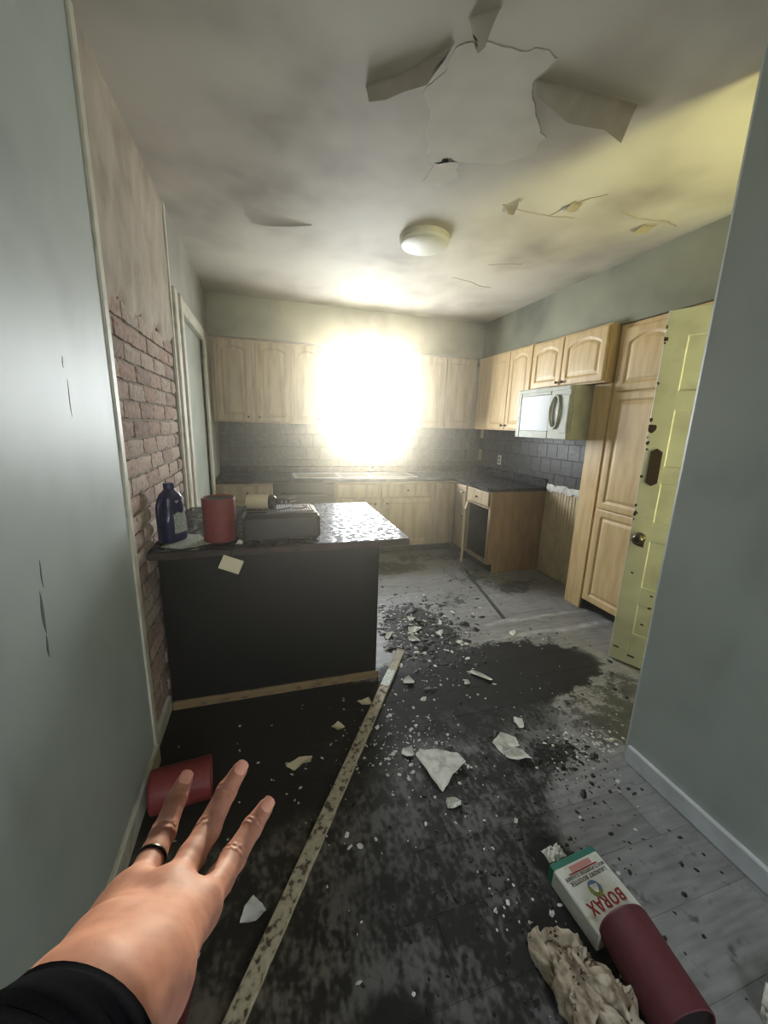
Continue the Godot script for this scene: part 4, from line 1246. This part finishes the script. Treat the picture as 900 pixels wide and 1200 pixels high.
func build_box() -> void:
	# lies on its back, its top towards the viewer: the print reads upside down
	var ax := Vector3(.075, 0, 1.0).normalized()
	var side := Vector3.UP.cross(ax)   # local x of the print's plane
	var t := thing("powder_box", "white cleaning powder box with red lettering lying on the floor", "box")
	# local frame: x to the print's right, y to the print's top, z up out of the face
	t.transform = Transform3D(Basis(-side, ax, Vector3.UP), Vector3(.960, .0, -.805))
	var w := .19
	var h := .198
	var d := .068
	obj("carton", box(S(), Vector3(-w / 2, 0, .001), Vector3(w / 2, h, d), .004), M.box_card, t)
	obj("green_band", box(S(), Vector3(-w / 2 - .0006, -.0006, .004), Vector3(w / 2 + .0006, .022, d + .0008), .003), M.box_green, t)
	obj("torn_flap", sheet(S(), crumple(Vector3(w / 2 - .055, -.035, .02), Vector3(.075, .045, .04), 77), 10, 10, func(_p): return Vector3(0, 0, 1)), M.paper, t)
	var z := d + .0006
	letters(t, "lettering_title", "BORAX", .046, M.ink_red, Transform3D(Basis.IDENTITY, Vector3(0, .1415, z)), .95)
	letters(t, "lettering_use", "LAUNDRY BOOSTER", .0165, M.ink_dark, Transform3D(Basis.IDENTITY, Vector3(-.004, .071, z)))
	letters(t, "lettering_use", "MULTI-PURPOSE CLEANER", .0135, M.ink_dark, Transform3D(Basis.IDENTITY, Vector3(-.004, .056, z)))
	obj("red_rule", bx(Vector3(-.065, .045, d), Vector3(.055, .049, d + .0008), 0.0), M.ink_red, t)
	obj("pink_patch", bx(Vector3(-.05, .027, d), Vector3(.04, .042, d + .0006), 0.0), M.ink_pink, t)
	# round emblem: an olive and blue ring round a white peak
	var em := lathe(S(), [Vector2(0, .0008), Vector2(.023, .0008), Vector2(.023, 0)], 28, Transform3D(Basis(Vector3.RIGHT, PI / 2), Vector3(.005, .104, d)))
	obj("emblem", em, M.ink_olive, t)
	var half := PackedVector2Array()
	for i in 15:
		var a := PI + PI * i / 14.0 - .5
		half.append(Vector2(.005 + cos(a) * .0225, .104 + sin(a) * .0225))
	obj("emblem_sky", prism(S(), half, d + .0002, d + .0012), M.ink_blue, t)
	obj("emblem_peak", prism(S(), PackedVector2Array([Vector2(-.010, .094), Vector2(.018, .092), Vector2(.013, .112), Vector2(.004, .117), Vector2(-.004, .108)]), d + .0002, d + .0018), M.paper, t)

func crumple(c: Vector3, s: Vector3, seed_: int) -> Array:
	var n := FastNoiseLite.new()
	n.seed = seed_
	n.frequency = 2.2
	n.fractal_type = FastNoiseLite.FRACTAL_RIDGED
	n.fractal_octaves = 3
	var P := []
	for i in 11:
		for j in 11:
			var u := i / 10.0 - .5
			var v := j / 10.0 - .5
			P.append(c + Vector3(u * s.x, v * s.y, (n.get_noise_2d(u, v) * .5 + .5) * s.z))
	return P

func build_rag(called: String, label: String, at: Vector3, r: Vector3, seed_: int) -> void:
	# a cloth crushed into overlapping rolls: each roll a ribbon bent over the one below it
	var g := RandomNumberGenerator.new()
	g.seed = seed_
	var n := FastNoiseLite.new()
	n.seed = seed_
	n.frequency = 1.0
	n.fractal_octaves = 3
	var st := S()
	for k in 9:
		var a0 := g.randf_range(-.5, .5)
		var c := Vector3(lerpf(-.62, .62, (k % 3) / 2.0) * r.x + g.randf_range(-.01, .01), r.y * (.12 + .30 * (k / 3)), lerpf(-.55, .55, (k / 3) / 2.0) * r.z * .5 + g.randf_range(-.02, .02))
		var L := r.z * g.randf_range(1.0, 1.5)
		var w := r.x * g.randf_range(.34, .52)
		var P := []
		for i in 31:
			var t := i / 30.0 - .5
			for j in 15:
				var b := lerpf(-2.2, 2.2, j / 14.0)
				var wob := n.get_noise_3d(t * 2.2 + k * 3.7, b * .95 + t * .8, k * 3.0)
				var rad := w * (1.0 - .55 * t * t * 4.0 * .6) * (1.0 + .85 * wob + .45 * n.get_noise_3d(t * 5.0, b * 3.4 + k, k * 5.0))
				var q := Vector3(sin(b) * rad, cos(b) * rad * .8, t * L)
				q.x += .014 * sin(t * 6.0 + k * 1.7) + .25 * wob * r.x
				q = q.rotated(Vector3.UP, a0) + c
				P.append(at + Vector3(q.x, maxf(.002, q.y + .006 * wob), q.z))
		sheet(st, P, 30, 14, func(p): return p - at - c + Vector3(0, .002, 0))
	var o := obj(called, st, M.rag if called == "crumpled_rag" else M.paper)
	tag(o, label, "rag" if called == "crumpled_rag" else "paper")

func build_outlets() -> void:
	var t := thing("wall_outlet", "white double wall socket on the dark backsplash in the corner", "outlet", Vector3(2.797, 1.06, -4.27), -PI / 2)
	obj("plate", bx(Vector3(-.036, 0, 0), Vector3(.036, .118, .007), .002), M.outlet, t)
	for y in [.022, .066]: obj("socket", bx(Vector3(-.016, y, .006), Vector3(.016, y + .03, .010), .002), M.black, t)

# ---------------------------------------------------------------- the hand
func cap(p: Vector3, a: Vector3, b: Vector3, ra: float, rb: float) -> float:
	var ab := b - a
	var t := clampf((p - a).dot(ab) / ab.length_squared(), 0.0, 1.0)
	return p.distance_to(a + ab * t) - lerpf(ra, rb, t)

func smin(a: float, b: float, k: float) -> float:
	var h := maxf(k - absf(a - b), 0.0) / k
	return minf(a, b) - h * h * k * .25

func hand_field(chains: Array, p: Vector3) -> float:
	var d := 1e9
	for c in chains:
		if p.distance_squared_to(c.mid) > c.reach * c.reach: continue
		var f := 1e9
		for k in c.bones:
			f = smin(f, cap(p, k[0], k[1], k[2], k[3]), c.k)
		for w in c.get("folds", []):
			var q: float = (p - w[0]).dot(w[1])
			if absf(q) < .007: f += .00055 * cos(q * TAU / .0042) * (1.0 - absf(q) / .007)
		d = smin(d, f, c.join)
	return d

func surface_nets(st: SurfaceTool, chains: Array, lo: Vector3, hi: Vector3, cell: float) -> void:
	var n := Vector3i(((hi - lo) / cell).ceil()) + Vector3i.ONE
	var V := PackedFloat32Array()
	V.resize(n.x * n.y * n.z)
	# coarse pass: skip blocks far from the surface
	V.fill(1.0)
	var blk := 6
	for bz in range(0, n.z, blk):
		for by in range(0, n.y, blk):
			for bx_ in range(0, n.x, blk):
				var c := lo + (Vector3(bx_, by, bz) + Vector3.ONE * blk * .5) * cell
				var d0 := hand_field(chains, c)
				var far := cell * blk * .95 + .008
				if absf(d0) > far:
					if d0 < 0.0:
						for z in range(bz, mini(bz + blk, n.z)):
							for y in range(by, mini(by + blk, n.y)):
								for x in range(bx_, mini(bx_ + blk, n.x)): V[(z * n.y + y) * n.x + x] = -1.0
					continue
				for z in range(bz, mini(bz + blk, n.z)):
					for y in range(by, mini(by + blk, n.y)):
						for x in range(bx_, mini(bx_ + blk, n.x)):
							V[(z * n.y + y) * n.x + x] = hand_field(chains, lo + Vector3(x, y, z) * cell)
	var at := {}
	var verts := PackedVector3Array()
	var sx := 1
	var sy := n.x
	var sz := n.x * n.y
	var corner := [0, sx, sy, sx + sy, sz, sz + sx, sz + sy, sz + sx + sy]
	for z in n.z - 1:
		for y in n.y - 1:
			for x in n.x - 1:
				var i := (z * n.y + y) * n.x + x
				var neg := 0
				for c in corner:
					if V[i + c] < 0.0: neg += 1
				if neg == 0 or neg == 8: continue
				var s := Vector3.ZERO
				var m := 0
				for e in [[0, 1], [2, 3], [4, 5], [6, 7], [0, 2], [1, 3], [4, 6], [5, 7], [0, 4], [1, 5], [2, 6], [3, 7]]:
					var va := V[i + corner[e[0]]]
					var vb := V[i + corner[e[1]]]
					if (va < 0.0) == (vb < 0.0): continue
					var t := va / (va - vb)
					var pa := Vector3(e[0] & 1, (e[0] >> 1) & 1, (e[0] >> 2) & 1)
					var pb := Vector3(e[1] & 1, (e[1] >> 1) & 1, (e[1] >> 2) & 1)
					s += pa.lerp(pb, t)
					m += 1
				at[i] = verts.size()
				verts.append(lo + (Vector3(x, y, z) + s / m) * cell)
	var norms := PackedVector3Array()
	for p in verts:
		var h := .0012
		norms.append(Vector3(hand_field(chains, p + Vector3(h, 0, 0)) - hand_field(chains, p - Vector3(h, 0, 0)), hand_field(chains, p + Vector3(0, h, 0)) - hand_field(chains, p - Vector3(0, h, 0)), hand_field(chains, p + Vector3(0, 0, h)) - hand_field(chains, p - Vector3(0, 0, h))).normalized())
	for z in range(1, n.z - 1):
		for y in range(1, n.y - 1):
			for x in range(1, n.x - 1):
				var i := (z * n.y + y) * n.x + x
				for ax in 3:
					var step: int = [sx, sy, sz][ax]
					if (V[i] < 0.0) == (V[i + step] < 0.0): continue
					var u: int = [sy, sz, sx][ax]
					var v: int = [sz, sx, sy][ax]
					var q := [i, i - u, i - u - v, i - v]
					if not (at.has(q[0]) and at.has(q[1]) and at.has(q[2]) and at.has(q[3])): continue
					for t in [[0, 1, 2], [0, 2, 3]]:
						var k := [at[q[t[0]]], at[q[t[1]]], at[q[t[2]]]]
						var g := (verts[k[1]] - verts[k[0]]).cross(verts[k[2]] - verts[k[0]])
						if g.dot(norms[k[0]] + norms[k[1]] + norms[k[2]]) > 0.0: k = [k[0], k[2], k[1]]
						for w in k:
							st.set_normal(norms[w])
							st.add_vertex(verts[w])

func chain(pts: Array, rad: Array, k := .006, join := .012) -> Dictionary:
	var bones := []
	var lo: Vector3 = pts[0]
	var hi: Vector3 = pts[0]
	for i in pts.size():
		lo = lo.min(pts[i])
		hi = hi.max(pts[i])
		if i: bones.append([pts[i - 1], pts[i], rad[i - 1], rad[i]])
	return {"bones": bones, "mid": (lo + hi) / 2, "reach": lo.distance_to(hi) / 2 + .05, "k": k, "join": join}

func build_hand() -> void:
	var t := thing("person", "left hand with spread fingers and a dark ring, reaching in from a navy sleeve", "person")
	var ring := [Vector3(-.1055, 1.1637, -.2571), Vector3(-.1024, 1.1541, -.2860), Vector3(-.0989, 1.1525, -.3060), Vector3(-.0943, 1.1542, -.3340), Vector3(-.0893, 1.1596, -.3487)]
	var middle := [Vector3(-.0775, 1.1717, -.2451), Vector3(-.0705, 1.1606, -.2725), Vector3(-.0621, 1.1547, -.2965), Vector3(-.0493, 1.1597, -.3259), Vector3(-.0376, 1.1673, -.3402)]
	var index := [Vector3(-.0549, 1.1676, -.2320), Vector3(-.0482, 1.1519, -.2552), Vector3(-.0402, 1.1437, -.2754), Vector3(-.0260, 1.1426, -.2988), Vector3(-.0140, 1.1466, -.3121)]
	var little := [Vector3(-.1152, 1.1650, -.2421), Vector3(-.1229, 1.1378, -.2745), Vector3(-.1134, 1.1159, -.2814), Vector3(-.1013, 1.1164, -.2629)]
	var thumb := [Vector3(-.0786, 1.1864, -.1973), Vector3(-.0840, 1.1388, -.2408), Vector3(-.0830, 1.1191, -.2675), Vector3(-.0790, 1.1100, -.2837)]
	var wrist := [Vector3(-.1003, 1.2080, -.1929), Vector3(-.0871, 1.2128, -.1833), Vector3(-.0756, 1.2133, -.1746), Vector3(-.0725, 1.2110, -.1710)]
	var fr := [.0112, .0104, .0102, .0088, .0074]
	var ch := [chain(ring, fr, .004, .008), chain(middle, [.0116, .0108, .0106, .0091, .0076], .004, .008), chain(index, [.0114, .0106, .0104, .0089, .0075], .004, .008),
		chain(little, [.0105, .0092, .0085, .0072], .004, .008), chain(thumb, [.0135, .0118, .0105, .0090], .006, .010)]
	for k in 3:
		var j: Array = [ring, middle, index][k]
		var along: Vector3 = (j[3] - j[1]).normalized()
		ch[k]["folds"] = [[j[2], along], [j[3], (j[4] - j[2]).normalized()]]
	var palm := {"bones": [], "mid": Vector3(-.088, 1.19, -.215), "reach": .13, "k": .018, "join": .0075}
	var knuckles := [little[0], ring[0], middle[0], index[0]]
	for i in 4: palm.bones.append([wrist[i], knuckles[i] + Vector3(-.002, .002, .006), .0160, .0104])
	palm.bones.append([little[0] + Vector3(-.001, .001, .005), ring[0] + Vector3(-.001, .001, .005), .0098, .0098])
	palm.bones.append([ring[0] + Vector3(-.001, .001, .006), middle[0] + Vector3(-.001, .001, .006), .0098, .0100])
	palm.bones.append([middle[0] + Vector3(-.001, .001, .006), index[0] + Vector3(-.003, .001, .005), .0100, .0096])
	palm.bones.append([wrist[3], index[0].lerp(thumb[0], .4) + Vector3(-.004, 0, 0), .0145, .0110])
	ch.append(palm)
	var arm := {"bones": [[wrist[0], Vector3(-.1010, 1.2260, -.1580), .0195, .0230], [wrist[3], Vector3(-.0865, 1.2325, -.1480), .0195, .0230], [Vector3(-.1010, 1.2260, -.1580), Vector3(-.135, 1.252, -.09), .023, .027], [Vector3(-.0865, 1.2325, -.1480), Vector3(-.122, 1.262, -.08), .023, .027]], "mid": Vector3(-.10, 1.23, -.14), "reach": .16, "k": .022, "join": .016}
	ch.append(arm)
	var st := S()
	surface_nets(st, ch, Vector3(-.175, 1.085, -.365), Vector3(.005, 1.285, -.075), .0026)
	obj("body", st, M.skin, t)
	var eye := Vector3(0, 1.504, 0)
	for f in [ring, middle, index]:
		var a: Vector3 = (f[4] - f[3]).normalized()
		var n: Vector3 = eye - f[4]
		n = (n - a * n.dot(a)).normalized()
		var s := a.cross(n)
		var P := []
		for i in 11:
			for j in 11:
				var u := i / 10.0 * 2.0 - 1.0
				var v := j / 10.0 * 2.0 - 1.0
				var wd := .0060 * sqrt(maxf(0.0, 1.0 - pow(maxf(absf(v), 0.0), 5.0) * .85)) * (.94 + .06 * v)
				var x := u * wd
				P.append(f[4] + a * (.0010 + v * .0062) + s * x + n * (sqrt(maxf(0.0, .0078 * .0078 - x * x * .9)) + .0002 - .0009 * maxf(0, v)))
		obj("fingernail", sheet(S(), P, 10, 10, func(_p): return n), M.nail, t)
	# ring
	var c: Vector3 = ring[0].lerp(ring[1], .92)
	var ax: Vector3 = (ring[2] - ring[0]).normalized()
	var sx := ax.cross(Vector3.UP).normalized()
	var prof := []
	for i in 11:
		var a := TAU * i / 10.0
		prof.append(Vector2(.0112 + .0010 * cos(a), .0021 * sin(a)))
	obj("ring", lathe(S(), prof, 40, Transform3D(Basis(sx, ax, sx.cross(ax)), c)), M.ring, t)
	# sleeve
	var axis := [Vector3(-.0900, 1.2335, -.1420), Vector3(-.0960, 1.2385, -.1300), Vector3(-.1050, 1.2450, -.1130), Vector3(-.1200, 1.2530, -.0850), Vector3(-.15, 1.265, -.03), Vector3(-.22, 1.285, .08)]
	var S0 := []
	var nu := 40
	var rows := []
	for k in 26:
		var u := k / 25.0 * (axis.size() - 1)
		var i := mini(int(u), axis.size() - 2)
		var pre: Vector3 = axis[maxi(i - 1, 0)]
		var post: Vector3 = axis[mini(i + 2, axis.size() - 1)]
		var here: Vector3 = axis[i].cubic_interpolate(axis[i + 1], pre, post, u - i)
		var t0: Vector3 = (axis[i + 1] - pre).normalized()
		var t1: Vector3 = (post - axis[i]).normalized()
		rows.append([here, t0.lerp(t1, u - i).normalized(), u])
	for k in rows.size():
		var d: Vector3 = rows[k][1]
		var s := d.cross(Vector3.UP).normalized()
		var up := s.cross(d)
		for j in nu + 1:
			var a := TAU * j / nu
			var r: float = .0385 + .004 * minf(rows[k][2], 1.0) + .006 * rows[k][2] / 5.0 + .0012 * sin(a * 3.0 + rows[k][2] * 4.0) + .0010 * sin(rows[k][2] * 11.0 + a)
			S0.append(rows[k][0] + s * cos(a) * r * 1.05 + up * sin(a) * r * .92)
	var cloth := sheet(S(), S0, rows.size() - 1, nu, func(p): return p - nearest(rows, p))
	# turned hem: inside face of the cuff
	var S1 := []
	for k in 7:
		for j in nu + 1:
			var p: Vector3 = S0[k * (nu + 1) + j]
			S1.append(rows[k][0] + (p - rows[k][0]) * .93)
	sheet(cloth, S1, 6, nu, func(p): return nearest(rows, p) - p)
	var S2 := []
	for k in 2:
		for j in nu + 1: S2.append(S0[j] if k == 0 else S1[j])
	sheet(cloth, S2, 1, nu, func(_p): return Vector3(.3, -.4, -.8))
	obj("sleeve", cloth, M.navy, t)

func nearest(rows: Array, p: Vector3) -> Vector3:
	var best: Vector3 = rows[0][0]
	for r in rows:
		if p.distance_squared_to(r[0]) < p.distance_squared_to(best): best = r[0]
	return best

func _ready() -> void:
	rng.seed = 20240611
	lights_and_camera()
	make_materials()
	build_floor()
	build_walls()
	build_ceiling_damage()
	build_cabinets()
	build_microwave()
	build_old_door()
	build_island()
	build_island_things()
	build_floor_things()
	build_outlets()
	build_hand()
